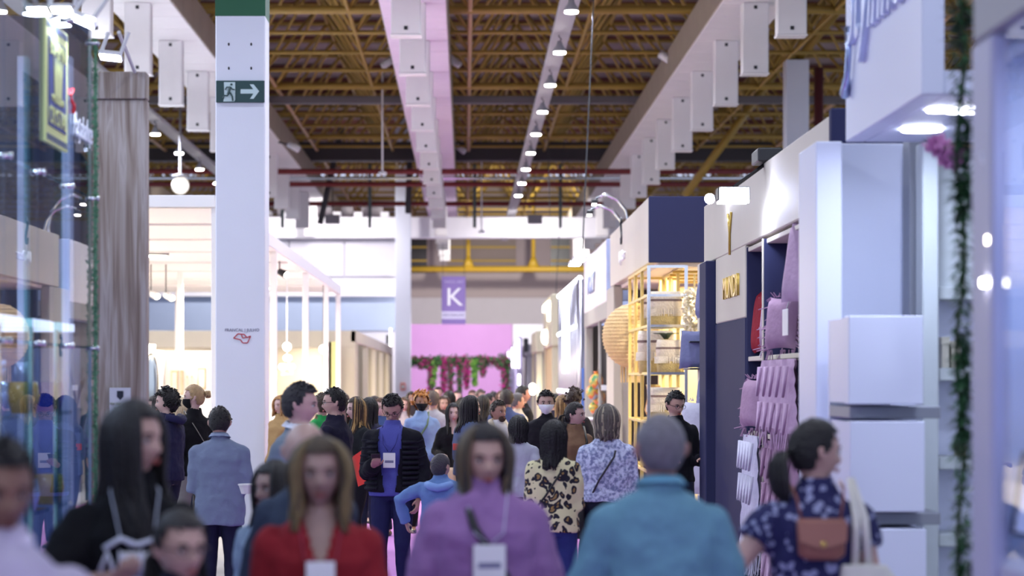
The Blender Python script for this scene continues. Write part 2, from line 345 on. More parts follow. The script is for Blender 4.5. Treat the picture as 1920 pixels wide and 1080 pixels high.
for Yp, zp, lab in ((75.5, 8.3, 'upper of the three dark red sprinkler pipes across the hall'), (82, 8.43, 'middle of the three dark red sprinkler pipes across the hall'), (90, 8.35, 'lowest of the three dark red sprinkler pipes, just above the white beam')):
    tag(MB().tube((-14, Yp, zp), (10, Yp, zp), .085, n=8).build('sprinkler_pipe', RD, None, True), lab, 'pipe')
tag(MB().tube((-12, 81.2, 8.57), (10, 81.2, 8.57), .05, n=8).build('conduit', CHROME, None, True), 'thin silver conduit running between the red pipes', 'pipe')
for px, lab in ((692, 'green-grey steel hanger left of the central duct'), (890, 'green-grey steel hanger right of the central duct'), (1052, 'green-grey steel hanger near the right duct'), (527, 'green-grey steel hanger beside the exit sign column')):
    tag(MB().bbox(X(px-3, 89), X(px+3, 89), 89.6, 89.75, Z(425, 89), 9.8, .02).build('pipe_hanger', mat('green_steel', srgb(92, 106, 104), .6)), lab, 'hanger')
for a, b, lab in (((600, 420, 89), (640, 240, 89), 'dark slanting brace left of the central duct'), ((765, 400, 88), (768, 290, 88), 'dark upright post just left of the central duct')):
    tag(MB().tube((X(a[0], a[2]), a[2], Z(a[1], a[2])), (X(b[0], b[2]), b[2], Z(b[1], b[2])), .12, n=6).build('roof_post', DK), lab, 'post')
def rod(px, py0, py1, Y, lab):
    t = thing('ceiling_rod', (X(px, Y), Y, Z(py1, Y)), lab, 'antenna'); x = X(px, Y)
    MB().tube((x, Y, Z(py1, Y)), (x, Y, Z(py0, Y)), .028, n=6).build('rod', WHITE, t); MB().lathe([(.12, 0), (.12, .06), (.05, .1)], (x, Y, Z(py1, Y)-.05), 12).build('disc', WHITE, t, True)
rod(717, 118, 324, 66, 'long thin white rod ending in a disc left of central duct'); rod(903, 300, 434, 86, 'short thin white rod with disc over the white beam')
for pa, pb, Y, lab in (((1122, -200), (1092, 470), 40, 'black suspension cable over the right stands'), ((1026, 194), (1031, 405), 70, 'thin hanging cable right of the light tray'), ((1058, 258), (1042, 560), 80, 'thin purple cord hanging by the far stands')):
    tag(MB().tube((X(pa[0], Y), Y, Z(pa[1], Y)), (X(pb[0], Y), Y, Z(pb[1], Y)), .012, n=5).build('cable', BLACK), lab, 'cable')
# ---------------------------------------------------------------- ducts with hanging boxes
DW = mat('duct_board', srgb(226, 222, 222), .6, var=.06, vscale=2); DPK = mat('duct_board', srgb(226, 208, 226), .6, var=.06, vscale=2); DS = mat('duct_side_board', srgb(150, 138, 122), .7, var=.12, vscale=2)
def duct(xc, lab, side, Ya=21.15, Yb=118, right_pink=False):
    t = thing('ceiling_duct', (xc, Ya, 8.7), lab, 'duct'); zu = 8.7
    L = 1.652
    sec = MB().bbox(-.61, .61, .02, L-.02, 0, .05, .012).mesh('underside_board', DPK if right_pink else DW)
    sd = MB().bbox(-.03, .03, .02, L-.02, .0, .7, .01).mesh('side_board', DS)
    core = MB().box(-.57, .57, 0, Yb-Ya, .06, .66).mesh('core', DK); piece(core, 'core', t, (0, 0, 0))
    n = int((Yb-Ya)/L)
    for i in range(n):
        piece(sec, 'underside_board', t, (0, i*L, 0))
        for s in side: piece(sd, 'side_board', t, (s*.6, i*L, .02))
    bx = MB().bbox(-.24, .24, -.16, .16, -1.3, 0, .018).mesh('hanging_box', DW)
    rim = MB().bbox(-.255, .255, -.175, .175, -1.32, -1.285, .01).mesh('box_rim', DW)
    lt = MB().bbox(-.03, .03, -.02, .0, -1.22, -1.16, .004).mesh('latch', BLACK)
    y = 24.55
    while y < Yb-1:
        b = piece(bx, 'hanging_box', t, (0, y-Ya, 0)); piece(rim, 'box_rim', b, (0, 0, 0))
        if y < 75: piece(lt, 'latch', b, (0, -.16, 0)); piece(lt, 'latch', b, (0, -.16, 1.1))
        y += 4.95
    return t
duct(-.97, 'central white boarded duct with a row of hanging boxes', (-1, 1), right_pink=True)
duct(5.3, 'right hand white boarded duct with hanging boxes above the stands', (-1,))
duct(-6.0, 'left hand white boarded duct with hanging boxes, beside the exit column', (1,))
duct(-12.6, 'farthest left boarded duct, mostly behind the wooden panel', (1,), Ya=50)
for px, py, Y, s, lab in ((727, 118, 63, -1, 'left of the nearer pair'), (852, 116, 63, 1, 'right of the nearer pair'), (864, 280, 83, 1, 'right of the farther pair')):
    t = thing('duct_spotlight', (X(px, Y), Y, Z(py, Y)), 'white cylinder spotlight on the central duct, '+lab, 'spotlight')
    x, z = X(px, Y), Z(py, Y)
    MB().tube((x-s*.15, Y, z+.12), (x+s*.14, Y-.1, z-.1), .1, n=12).build('lamp_body', WHITE, t, True); MB().tube((x-s*.3, Y, z+.2), (x-s*.12, Y, z+.1), .03, n=6).build('bracket', DK, t)
for px, py, Y, s, lab in ((551, 276, 70, 1, 'white cylinder spotlight on the left duct beside the exit column'), (1249, 108, 56, -1, 'white cylinder spotlight on the side of the right duct')):
    t = thing('duct_spotlight', (X(px, Y), Y, Z(py, Y)), lab, 'spotlight'); x, z = X(px, Y), Z(py, Y)
    MB().tube((x-s*.15, Y, z+.10*(s)), (x+s*.15, Y-.1, z-.08*s), .1, n=12).build('lamp_body', WHITE, t, True); MB().tube((x-s*.45, Y, z+.15*s), (x-s*.1, Y, z+.05), .03, n=6).build('bracket', DK, t)
# ---------------------------------------------------------------- light trays and pendants
TR = mat('galvanised_tray', srgb(150, 148, 152), .5)
for xc, lab in ((1.78, 'grey cable tray carrying lamps right of the central duct'), (-7.7, 'grey cable tray carrying lamps behind the wooden panel')):
    tag(MB().bbox(xc-.17, xc+.17, -12, 112 if xc > 0 else 94.5, 8.22, 8.32, .01).build('light_tray', TR), lab, 'tray')
bell = MB().lathe([(.04, .2), (.06, .12), (.12, .04), (.12, 0)], (0, 0, 0), 18).mesh('housing', mat('grey_metal', srgb(150, 150, 155), .4), True)
len_ = MB().lathe([(.11, -.035), (.115, 0)], (0, 0, 0), 18).mesh('lens', lamp(255, 250, 240, 14), True)
hk = MB().path([(0, 0, .18), (.03, 0, .24), (-.02, 0, .29), (0, 0, .34)], .012, 6).mesh('hook', BLACK, True)
first = True
for xc, side in ((1.75, 'right'), (-7.7, 'left')):
    for i, y in enumerate(LAMPS_R):
        if side == 'left' and y < 40: continue
        if y < 40: lb, gp = 'round white high bay pendant over the visitors, above the picture', 'high bay pendants above the picture'
        else: lb, gp = 'round white pendant under the %s cable tray, %s from the near end' % (side, ['first', 'second', 'third', 'fourth', 'fifth', 'sixth', 'seventh', 'eighth', 'ninth'][i-10]), 'high bay pendants under the '+side+' tray'
        t = thing('pendant_lamp', (xc, y, 7.9), lb, 'lamp', gp)
        piece(bell, 'housing', t, (0, 0, 0)); piece(len_, 'lens', t, (0, 0, 0)); piece(hk, 'hook', t, (0, 0, 0))
g = thing('globe_lamp', (X(338, 60), 60, 6.4), 'round white globe lamp hanging above the left pavilion roof', 'lamp')
MB().ell((X(338, 60), 60, 6.62), (.22, .22, .22), 20, 14).build('globe', mat('opal', srgb(230, 225, 215), .4, emit=.6), g, True); MB().lathe([(.2, 0), (.2, .06), (.03, .1), (.03, 3.0)], (X(338, 60), 60, 6.82), 16).build('stem', TR, g, True)
for wx, lab in ((-5.0, 'added wall washer left of the central duct, brightening the white beam'), (-9.5, 'added wall washer far left, brightening the white beam'), (2.6, 'added wall washer right of the light tray, brightening the white beam')):
    t = thing('added_wall_washer', (wx, 90.9, 7.7), lab, 'floodlight'); MB().bbox(wx-.28, wx+.28, 90.7, 90.92, 7.65, 8.0, .02).build('housing', TR, t); MB().tube((wx, 90.8, 8.0), (wx, 90.8, 9.8), .02, n=5).build('stem', DK, t)  # added fittings, made up to house the beam and wall fill lights
# banner
B = thing('hanging_banner', (X(850, 100), 100, Z(608, 100)), 'purple vertical banner with a big white letter K', 'banner')
bx0, bx1 = X(828, 100), X(873, 100)
MB().bbox(bx0, bx1, 100, 100.03, Z(608, 100), Z(518, 100), .004).build('sheet', paint(128, 104, 178), B)
MB().box(bx0, bx1, 99.99, 100, Z(598, 100), Z(584, 100)).build('white_stripe', paint(205, 200, 232), B)
text('K', 1.05, face_cam(X(852, 99.98), 99.98, Z(558.5, 100)), mat('white_print', srgb(240, 240, 250), .6), B, .01, 1.05)
k = text('FRANCAL | ABUP', .13, face_cam(X(851, 99.98), 99.98, Z(528.5, 100)), mat('white_print', srgb(205, 195, 235), .6), B, .004, .8)
text('DECORAÇÃO', .15, face_cam(X(851, 99.98), 99.975, Z(591, 100)), paint(90, 80, 140), B, .004, .95)
for q in (bx0+.05, bx1-.05): MB().tube((q, 100, Z(518, 100)), (q, 100, 8.7), .01, n=4).build('wire', DK, B)
# flower arch
FA = thing('flower_arch', (X(865, 99), 99, 0), 'dark arch draped with magenta flowers and green foliage', 'floral arch')
ax0, ax1 = X(768, 99), X(953, 99)
MB().tube((ax0, 99, 0), (ax0, 99, Z(676, 99)), .06).build('post', BLACK, FA); MB().tube((ax1, 99, 0), (ax1, 99, Z(676, 99)), .06).build('post', BLACK, FA)
MB().tube((ax0, 99, Z(677, 99)), (ax1, 99, Z(677, 99)), .06).build('crossbar', BLACK, FA)
gl = MB(); lg = MB(); fl = MB()
def blob(m, x, y, z, r):
    for _ in range(3):
        a = Vector((random.gauss(0, 1), random.gauss(0, 1), random.gauss(0, 1))).normalized()*r; b = Vector((random.gauss(0, 1), random.gauss(0, 1), random.gauss(0, 1))).normalized()*r*.6
        n = len(m.v); m.v += [(x, y, z), (x+a.x, y+a.y, z+a.z), (x+a.x+b.x, y+a.y+b.y, z+a.z+b.z), (x+b.x, y+b.y, z+b.z)]; m.f.append((n, n+1, n+2, n+3))
cols = [(812, 725, 0), (832, 735, 2), (845, 742, 1), (862, 738, 1), (875, 728, 2), (890, 722, 0), (905, 705, 1), (790, 690, 1), (800, 690, 2), (935, 690, 1), (945, 790, 3), (951, 790, 3), (808, 745, 2)]
for i in range(1500):
    blob(random.choice([gl, gl, gl, fl]), random.uniform(ax0, ax1), 99+random.gauss(0, .12), Z(677, 99)+random.gauss(0, .09), .09)
for px, py, kk in cols:
    for i in range(420):
        t_ = random.random(); yy = 675+(py-675)*t_; wd = 6*(1-.6*t_)
        m = {0: [lg, lg, gl], 1: [gl, gl, fl], 2: [fl, fl, gl], 3: [gl, gl, fl]}[kk]
        blob(random.choice(m), X(px+random.gauss(0, wd*.6), 99), 98.9+random.gauss(0, .1), Z(yy, 99), .08)
for n_, m_, c_ in (('dark_foliage', gl, (60, 110, 60)), ('light_foliage', lg, (130, 190, 80)), ('flowers', fl, (196, 40, 140))):
    m_.build(n_, mat(n_, srgb(*c_), .7), FA)['kind'] = 'stuff'
# ================================================================ LEFT SIDE
# glass stand: panes along the aisle
GX = -2.0; YE = 12.93; PW = .826
gs = thing('glass_showroom', (GX-1.2, 8.5, 0), 'glass fronted crystal stand with chrome clips along the left edge', 'stand')
NAVY = mat('navy_laminate', srgb(42, 46, 74), .45)
MB().box(-4.4, -4.3, 3, 13, 0, 4.2).build('back_panel', NAVY, gs)
MB().box(-4.3, GX-.02, 12.95, 13.05, 1.97, 3.75).build('end_panel', mat('smoked_panel', srgb(60, 66, 92), .35), gs); MB().box(-4.3, GX-.02, 12.95, 13.05, 0, 1.97).build('lower_end_panel', paint(140, 156, 196), gs)  # lower panel: glow of the lit case put into its pale blue
MB().box(-4.3, GX-.02, 3, 13, 0, .12).build('plinth', paint(200, 205, 220), gs)
MB().box(-4.3, -3.2, 3, 13, 3.55, 3.6).build('ceiling_panel', NAVY, gs)
tiers = [(0.12, 1.965), (1.975, 2.765), (2.775, 3.62)]
for (z0, z1) in tiers:
    pm = MB().box(-.005, .005, .004, PW-.004, z0, z1).mesh('glass_pane', GLASS)
    for i in range(11): piece(pm, 'glass_pane', gs, (1.2, YE-PW*(i+1)-8.5, 0))
cm = MB().path([(-.02, 0, 0), (.03, 0, 0)], .012, 10).ell((.035, 0, 0), (.010, .016, .016), 10, 6).mesh('clip', CHROME, True)
for z in (1.97, 2.77, 3.6):
    for i in range(12): piece(cm, 'clip', gs, (1.2, YE-PW*i-8.5, z))
for i in range(12): MB().box(GX-.06, GX-.02, YE-PW*i-.006, YE-PW*i+.006, .12, 3.6).build('glass_fin', glass_mat('fin_glass', (.55, .75, .72)) if i == 0 else MC.setdefault('fin', glass_mat('fin_glass', (.55, .75, .72))), gs)
for xx in (-2.1, -2.33): MB().box(xx-.025, xx+.025, 12.7, 12.8, .12, 3.5).build('inner_post', paint(190, 200, 225), gs)
for (yy, xx) in ((11.7, -2.26), (10.9, -2.26), (12.4, -2.26)):
    for z in (.7, 1.15, 1.62): MB().box(xx-.2, xx+.2, yy-.25, yy+.25, z, z+.02).build('glass_shelf', GLASS, gs)
    for s in (-1, 1): MB().box(xx+s*.2-.01, xx+s*.2+.01, yy-.26, yy-.23, .12, 2.05).build('shelf_upright', CHROME, gs)
    MB().box(xx-.21, xx+.21, yy-.27, yy+.27, 2.05, 2.09).build('light_panel', lamp(225, 235, 255, .9), gs)
BLUEG = glass_mat('blue_glass', (.2, .35, .9)); CRY = mat('crystal', srgb(190, 205, 235), .08, .4)
AMB = mat('amber_glass', srgb(190, 160, 90), .1)
vi = 0
for (yy, xx, sp) in ((11.7, -2.26, 'middle shelf rack'), (10.9, -2.26, 'near shelf rack'), (12.4, -2.26, 'garland side rack')):
    for zi, z in enumerate((.72, 1.17, 1.64)):
        for q in range(3):
            x0 = xx-.13+.13*q; col = [CRY, BLUEG, CRY, AMB, CRY][vi % 5]; cn = ['clear', 'cobalt blue', 'clear', 'amber', 'clear'][vi % 5]
            pr = [[(.03, 0), (.05, .06), (.03, .16), (.045, .26)], [(.045, 0), (.01, .02), (.01, .12), (.05, .17), (.045, .25)], [(.06, 0), (.08, .08), (.07, .15)]][vi % 3]
            kn = ['vase', 'goblet', 'bowl'][vi % 3]
            o = MB().lathe(pr, (x0, yy-.05, z), 14).build('crystal_'+kn, col, None, True)
            tag(o, '%s crystal %s on the %s shelf of the %s behind the glass' % (cn, kn, ['lower', 'middle', 'upper'][zi], sp), kn, 'crystal pieces on the '+sp); vi += 1
# two signs on the glass
bs = thing('crown_sign', (GX+.02, 11.75, 2.95), 'navy and yellow crown sign on the upper glass panes', 'sign')
ya, yb_ = 9066/(873-78), 9066/(873-119); yc = (ya+yb_)/2; zt, zb = 3.515, 2.93
YP = mat('yellow_print', srgb(214, 222, 150), .6); NP = mat('navy_print', srgb(52, 68, 140), .6)
MB().box(GX+.008, GX+.02, ya, yb_, zb, zt).build('board', YP, bs)
MB().box(GX+.02, GX+.024, ya+.06, yb_-.06, zb+.08, zt-.08).build('navy_field', NP, bs)
for i in range(16):
    y = ya+.03+i*(yb_-ya-.06)/15
    for z in (zb+.02, zt-.03): MB().box(GX+.02, GX+.023, y-.006, y+.006, z-.01, z+.02).build('border_tick', NP, bs)
text('BOHEMIA', .105, face_right(GX+.026, yc, zt-.13), YP, bs, .002, 1.0)
text('CRYSTAL', .12, face_right(GX+.026, yc, zb+.13), YP, bs, .002, 1.0)
text('MANUFACTURER', .045, face_right(GX+.026, yc, zb+.22), YP, bs, .002, 1.0)
cz = (zt+zb)/2+.03; cr = [(-.13, .12), (-.075, .0), (-.05, .1), (0, .02), (0, .17), (.01, .02), (.06, .1), (.08, .0), (.14, .12), (.09, -.12), (-.09, -.12)]
MB().poly([(GX+.024, yc+a, cz+b) for a, b in cr], (.004, 0, 0)).build('crown_symbol', YP, bs)
ps = thing('script_sign', (GX+.02, 12.5, 2.95), 'red squiggle and white script lettering on the glass near the garland', 'sign')
MB().path([(GX+.015, 9066/(873-q), Z(p, 9066/(873-q))) for q, p in ((131, 168), (127, 178), (129, 190), (133, 198), (132, 212))], .009, 8).build('red_symbol', mat('red_print', srgb(220, 50, 60), .5), ps, True)
text('Paşabahçe', .17, face_right(GX+.015, 12.56, 3.10), mat('white_print', srgb(235, 238, 250), .5), ps, .002, .85, shear=.2)
# garland down the glass end
gg = MB(); gg.tube((GX+.02, YE, .1), (GX+.02, YE, 3.62), .008, n=5)
for i in range(1300):
    z = random.uniform(.1, 3.62); blob(gg, GX+.02+random.gauss(0, .004), YE+random.gauss(0, .004), z, .014)
gn = tag(gg.build('tinsel_garland', mat('tinsel', srgb(96, 146, 112), .6)), 'thin green tinsel garland down the end of the glass stand', 'garland')
gn['kind'] = 'stuff'
# floodlights
def flood(px, py, Y, lab, ang, arm):
    t = thing('floodlight', (X(px, Y), Y, Z(py, Y)), lab, 'floodlight'); x, z = X(px, Y), Z(py, Y)
    M = Matrix.Translation((x, Y, z)) @ Matrix.Rotation(math.radians(ang), 4, 'Y') @ Matrix.Rotation(math.radians(-12), 4, 'X')
    M = M @ Matrix.Diagonal((.8 if px > 130 else .62,)*3+(1,)); MB().bbox(-.085, .085, -.07, .07, 0, .035, .01).xf(M).build('housing', WHITE, t); MB().box(-.075, .075, -.06, .06, -.004, 0).xf(M).build('lens', lamp(225, 235, 255, 30), t)
    for s in (-.06, .06): MB().tube((x+s, Y, z+.02), (x+s+arm[0], Y, z+arm[1]), .012, n=6).build('arm', WHITE, t)
    l = area(x, Y, z-.02, .14, 1.2, COOL)
    return t
tf = flood(207, 108, 14.3, 'white floodlight on twin arms over the wooden panel', 6, (.05, .15))
xf_, zf_ = X(207, 14.3)+.05, Z(108, 14.3)+.15
MB().tube((xf_, 14.3, zf_), (xf_, 15.06, 3.69), .012, n=6).build('arm', WHITE, tf)
flood(154, 40, 12.2, 'white floodlight at the top corner of the glass stand', 24, (.07, .12))
flood(116, 19, 11.6, 'white floodlight shining straight down the crown sign', 0, (.02, .1))
area(X(116, 11.6)+.06, 12.1, 3.62, .12, 1.0, (.75, .85, 1), (0, math.radians(18), 0), spread=70)
# wooden panel
wp = thing('wood_panel', (X(223, 15), 15.05, 0), 'tall grey wood grain panel between the glass stand and the pavilion', 'panel')
MB().bbox(X(150, 15), X(275, 15), 15, 15.12, 0, Z(187, 15), .006).build('board', WOODP, wp)
MB().bbox(X(150, 15), X(275, 15), 14.98, 15.12, Z(186, 15), Z(135, 15), .006).build('top_board', WOODP, wp)
po = thing('paper_notice', (X(225, 14.97), 14.99, Z(785, 14.97)), 'white paper notice taped to the wooden panel', 'notice')
MB().bbox(X(205, 14.97), X(245, 14.97), 14.97, 14.98, Z(790, 14.97), Z(727, 14.97), .002).build('sheet', paint(214, 216, 226), po)
MB().poly([(X(a, 14.96), 14.967, Z(b, 14.96)) for a, b in ((219, 733), (231, 733), (231, 744), (225, 750), (219, 744))], (0, .003, 0)).build('shield_symbol', paint(40, 44, 60), po)
text('SEJA BEM-VINDO', .017, face_cam(X(225, 14.96), 14.967, Z(757, 14.96)), paint(120, 130, 60), po, .001)
for i in range(4): MB().box(X(213, 14.96), X(237, 14.96), 14.965, 14.967, Z(765+i*5, 14.96), Z(763+i*5, 14.96)).build('print_line', paint(130, 130, 140), po)

# ---------------------------------------------------------------- white pavilion
pv = thing('white_pavilion', (-6, 44, 0), 'open white flat roofed pavilion stand lit warm inside', 'stand')
PX0, PX1 = -9.6, -3.05; PW_ = mat('white_laminate', srgb(236, 234, 232), .5); PZ = 3.92
MB().bbox(PX0, PX1, 29.5, 58, PZ-.02, PZ+.1, .01).build('roof', PW_, pv)
MB().bbox(PX0, PX1, 29.45, 29.6, PZ-.02, PZ+.13, .01).build('front_beam', PW_, pv)
MB().bbox(PX1-.06, PX1+.06, 29.6, 58, PZ-.08, PZ+.13, .01).build('side_beam', PW_, pv)
for y in (32.5, 36, 39.5, 43, 46.5, 50, 53.5): MB().box(PX0, PX1-.1, y, y+.03, PZ-.05, PZ-.02).build('ceiling_joint', PW_, pv)
pm = MB().bbox(-.055, .055, -.06, .06, 0, PZ-.02, .006).mesh('post', PW_)
for y in (29.56, 38.4, 46.1, 52.8, 57.9): piece(pm, 'post', pv, (PX1+6, y-44, 0))
for x, y in ((-5.55, 47), (-6.85, 57.5), (-9.5, 29.6), (-9.5, 57.9)): piece(pm, 'post', pv, (x+6, y-44, 0))
for (x, y) in ((-5.2, 33), (-7.4, 33), (-5.2, 40), (-7.4, 41), (-4.6, 47), (-7, 49), (-4.6, 54)):
    MB().lathe([(.28, 0), (.30, .03), (.30, .05)], (x, y, 3.85), 20).build('ceiling_light_rim', mat('grey_metal', srgb(120, 120, 120), .4), pv, True); MB().lathe([(.26, -.01), (.27, 0)], (x, y, 3.85), 20).build('ceiling_light_lens', lamp(255, 240, 210, 8), pv)
# track spots
for i, (px, py) in enumerate(((283, 550), (311, 553), (524, 500), (640, 468))):
    Y = 44 if i < 2 else 37; Y = 42.9 if i == 2 else Y; x = X(px, Y) if i < 3 else -3.6; z = min(Z(py, Y), 3.72)
    t = thing('track_spot', (x, Y, z), ['white track spot by the wooden panel edge', 'white track spot second from the wooden panel', 'small dark track spot just right of the exit column', 'dark track spot deep under the pavilion roof'][i], 'spotlight')
    MB().tube((x, Y, z), (x+.12, Y-.1, z-.06), .06, .07, 12).build('lamp_head', WHITE if i < 2 else BLACK, t, True); MB().tube((x, Y, z), (x, Y, 3.9), .012, n=5).build('stem', BLACK, t); MB().ell((x+.12, Y-.1, z-.06), (.06, .03, .05), 10, 6).build('bulb', lamp(255, 245, 220, 15), t)
# partitions and goods inside
dp = thing('display_partition', (-5.2, 46, 0), 'white low partition wall with framed pictures inside the pavilion', 'partition')
MB().bbox(X(305, 46), X(420, 46), 46, 46.1, 0, Z(658, 46), .01).build('panel', PW_, dp)
MB().bbox(X(305, 46)-.05, X(305, 46)+.05, 42, 46, 0, Z(658, 46), .01).build('return_panel', PW_, dp)
for i, (a, b, c, d) in enumerate(((320, 333, 695, 745), (338, 343, 695, 740), (349, 351, 705, 735), (358, 360, 705, 735), (370, 385, 690, 730))):
    f = thing('picture_frame', (X((a+b)/2, 45.9), 45.95, Z(d, 46)), 'framed picture on the pavilion partition, %s from the left' % ['first', 'second', 'third', 'fourth', 'fifth'][i], 'picture', None)
    x0, x1, z0, z1 = X(a, 45.9), X(b, 45.9), Z(d, 45.9), Z(c, 45.9)
    MB().box(x0, x1, 45.93, 45.99, z0, z1).build('frame', mat('frame_wood', srgb(190, 170, 130), .5), f); MB().box(x0+.02, x1-.02, 45.92, 45.93, z0+.03, z1-.03).build('print', paint(225, 220, 205), f)
mr = thing('oval_mirror', (X(283, 40), 40, 1.2), 'tall oval mirror leaning beside the wooden panel edge', 'mirror')
MB().ell((0, 0, 0), (.13, .02, .50), 24, 14).xf(Matrix.Translation((X(283, 40), 40, 1.75))).build('rim', BLACK, mr, True); MB().ell((0, -.012, 0), (.12, .015, .47), 24, 14).xf(Matrix.Translation((X(283, 40), 40, 1.75))).build('mirror_glass', mat('mirror', (.55, .58, .55), .1, 1), mr, True)
MB().box(X(270, 41), X(291, 41), 41, 41.1, 0, 2.4).build('back_board', PW_, mr)
tl = thing('table_lamp', (X(297, 41.8), 41.8, 0), 'small white shaded lamp between mirror and partition', 'lamp')
MB().lathe([(.1, 0), (.06, .1), (.09, .3), (.03, .42)], (X(297, 41.8), 41.8, .95), 12).build('base', mat('ceramic', srgb(120, 90, 60), .4), tl, True); MB().lathe([(.16, 0), (.10, .2)], (X(297, 41.8), 41.8, 1.38), 16).build('lamp_shade', mat('shade', srgb(250, 240, 215), .7, emit=1.2), tl, True)
MB().lathe([(.2, 0), (.2, .95)], (X(297, 41.8), 41.8, 0), 4).build('stand', PW_, tl)
ch = thing('chandelier', (X(538, 50), 50, 2.0), 'glowing glass chandelier with round bulbs between pavilion posts', 'chandelier')
MB().tube((X(538, 50), 50, 2.3), (X(538, 50), 50, 3.85), .012, n=5).build('stem', CHROME, ch)
for i in range(9):
    a = i*2*math.pi/6; r = .12 if i < 6 else .05; z = 2.02+(.0 if i < 6 else .18); x, y = X(538, 50)+r*math.cos(a), 50+r*math.sin(a)
    MB().path([(X(538, 50), 50, z-.1), (x, y, z-.12), (x, y, z)], .008, 5).build('arm', CHROME, ch); MB().ell((x, y, z+.05), (.05, .05, .06), 10, 8).build('bulb', lamp(255, 240, 210, 9), ch, True)
for i, (px, py) in enumerate(((538, 650), (606, 655))):
    Y = 52; o = thing('globe_pendant', (X(px, Y), Y, Z(py, Y)-.1), ['round glowing globe pendant above the chandelier', 'round glowing globe pendant between the last pavilion posts'][i], 'lamp')
    MB().ell((X(px, Y), Y, Z(py, Y)), (.09, .09, .09), 14, 10).build('globe', lamp(255, 244, 220, 7), o, True); MB().tube((X(px, Y), Y, Z(py, Y)+.08), (X(px, Y), Y, 3.88), .008, n=5).build('cord', BLACK, o)
# ---------------------------------------------------------------- beige stand beyond
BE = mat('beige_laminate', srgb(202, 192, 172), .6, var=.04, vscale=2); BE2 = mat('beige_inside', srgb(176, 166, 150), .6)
bb = thing('beige_stand', (-8, 62, 0), 'beige stand with open bays beyond the pavilion', 'stand')
bX = -2.78
MB().bbox(-18, bX, 61, 61.15, Z(652, 61), Z(620, 61), .01).build('front_fascia', BE, bb)
MB().bbox(X(638, 61), bX, 61, 61.4, 0, Z(652, 61), .01).build('front_pier', BE, bb)
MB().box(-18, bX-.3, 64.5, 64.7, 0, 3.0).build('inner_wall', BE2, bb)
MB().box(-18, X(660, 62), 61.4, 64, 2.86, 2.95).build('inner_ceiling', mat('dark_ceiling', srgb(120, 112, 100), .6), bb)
MB().bbox(bX-.12, bX, 61, 92, 2.75, 3.05, .01).build('side_fascia', BE, bb)
for y in (62.2, 68.5, 75, 81.5, 88, 92): MB().bbox(bX-.14, bX, y-.15, y+.15, 0, 2.75, .01).build('pier', BE, bb)
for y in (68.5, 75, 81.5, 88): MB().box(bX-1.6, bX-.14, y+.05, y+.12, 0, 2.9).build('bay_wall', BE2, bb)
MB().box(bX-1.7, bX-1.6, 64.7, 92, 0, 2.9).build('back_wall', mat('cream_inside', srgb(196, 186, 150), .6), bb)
for i, (px, c) in enumerate(((622, (236, 230, 150)), (612, (205, 208, 200)))):
    o = MB().bbox(X(px, 60)-.12, X(px, 60)+.12, 60.2, 60.6, .0, 2.75, .01).build('display_pillar', paint(*c)); tag(o, ['slim yellow lit display pillar by the last pavilion post', 'slim pale display pillar left of the yellow one'][i], 'pillar')
ct = thing('column_spotlight', (X(732, 92), 92, Z(650, 92)), 'tall thin white light and dark fitting left of the far column', 'light')
MB().box(X(724, 92), X(729, 92), 91.9, 92, Z(645, 92), Z(628, 92)).build('fitting', BLACK, ct); MB().box(X(731, 92), X(734, 92), 91.8, 91.9, Z(650, 92), Z(616, 92)).build('tube', lamp(255, 255, 250, 5), ct)
# ================================================================ RIGHT SIDE
RX = 2.2
def YR(px): return RX*FP/(px-873)
LIL = mat('lilac_grey_laminate', srgb(172, 174, 204), .5); PB = mat('pale_blue_laminate', srgb(214, 222, 245), .5)
# nearest vitrine
nv = thing('glass_vitrine', (2.2, 5.2, 0), 'pale blue glass vitrine at the right edge with lilac frame', 'vitrine')
vx = 1.5
MB().bbox(vx, 3.0, 2.6, 7.15, 2.79, 4.0, .01).build('header', mat('grey_laminate', srgb(136, 138, 152), .5), nv)
MB().bbox(vx, vx+.055, 6.9, 7.17, 0, 2.79, .01).build('post', LIL, nv)
MB().box(vx+.055, 3.0, 7.08, 7.17, 0, 2.79).build('end_panel', PB, nv)
MB().box(vx+.02, vx+.03, 2.6, 6.9, 1.3, 2.79).build('glass_pane', glass_mat('low_iron_glass', (.97, .98, 1), 1.22), nv)
MB().box(2.5, 2.6, 2.6, 7.08, 0, 2.79).build('back_panel', PB, nv)
MB().bbox(vx+.02, 2.5, 2.6, 6.9, 0, 1.3, .03).build('counter', LIL, nv)
MB().box(vx+.3, vx+.36, 6.2, 6.26, 1.3, 2.79).xf(Matrix.Translation((0, 0, 0))).build('inner_upright', PB, nv)
MB().poly([(X(a, 7.0), 7.0, Z(b, 7.0)) for a, b in ((1842, 285), (1860, 285), (1908, 700), (1890, 700))], (0, .03, 0)).build('slanting_brace', PB, nv)
for z in (1.95, 2.35): MB().box(vx+.1, 2.4, 6.0, 6.8, z, z+.012).build('glass_shelf', GLASS, nv)
MB().lathe([(.02, -.01), (.02, .01)], (X(1852, 6.95), 6.95, Z(530, 6.95)), 14).build('down_light', lamp(255, 250, 240, 12), nv)
MB().lathe([(.02, -.01), (.02, .01)], (X(1862, 6.95), 6.95, Z(450, 6.95)), 14).build('down_light', lamp(255, 240, 220, 12), nv)
tb = thing('tablet_screen', (1.7, 6.8, 1.3), 'dark framed tablet leaning behind the vitrine glass', 'screen')
Mt = Matrix.Translation((1.70, 6.8, 1.46)) @ Matrix.Rotation(math.radians(80), 4, 'Z') @ Matrix.Rotation(math.radians(8), 4, 'X')
MB().bbox(-.012, .012, -.15, .15, -.12, .12, .006).xf(Mt).build('bezel', BLACK, tb); MB().box(-.016, -.012, -.138, .138, -.108, .108).xf(Mt).build('display', PB, tb)
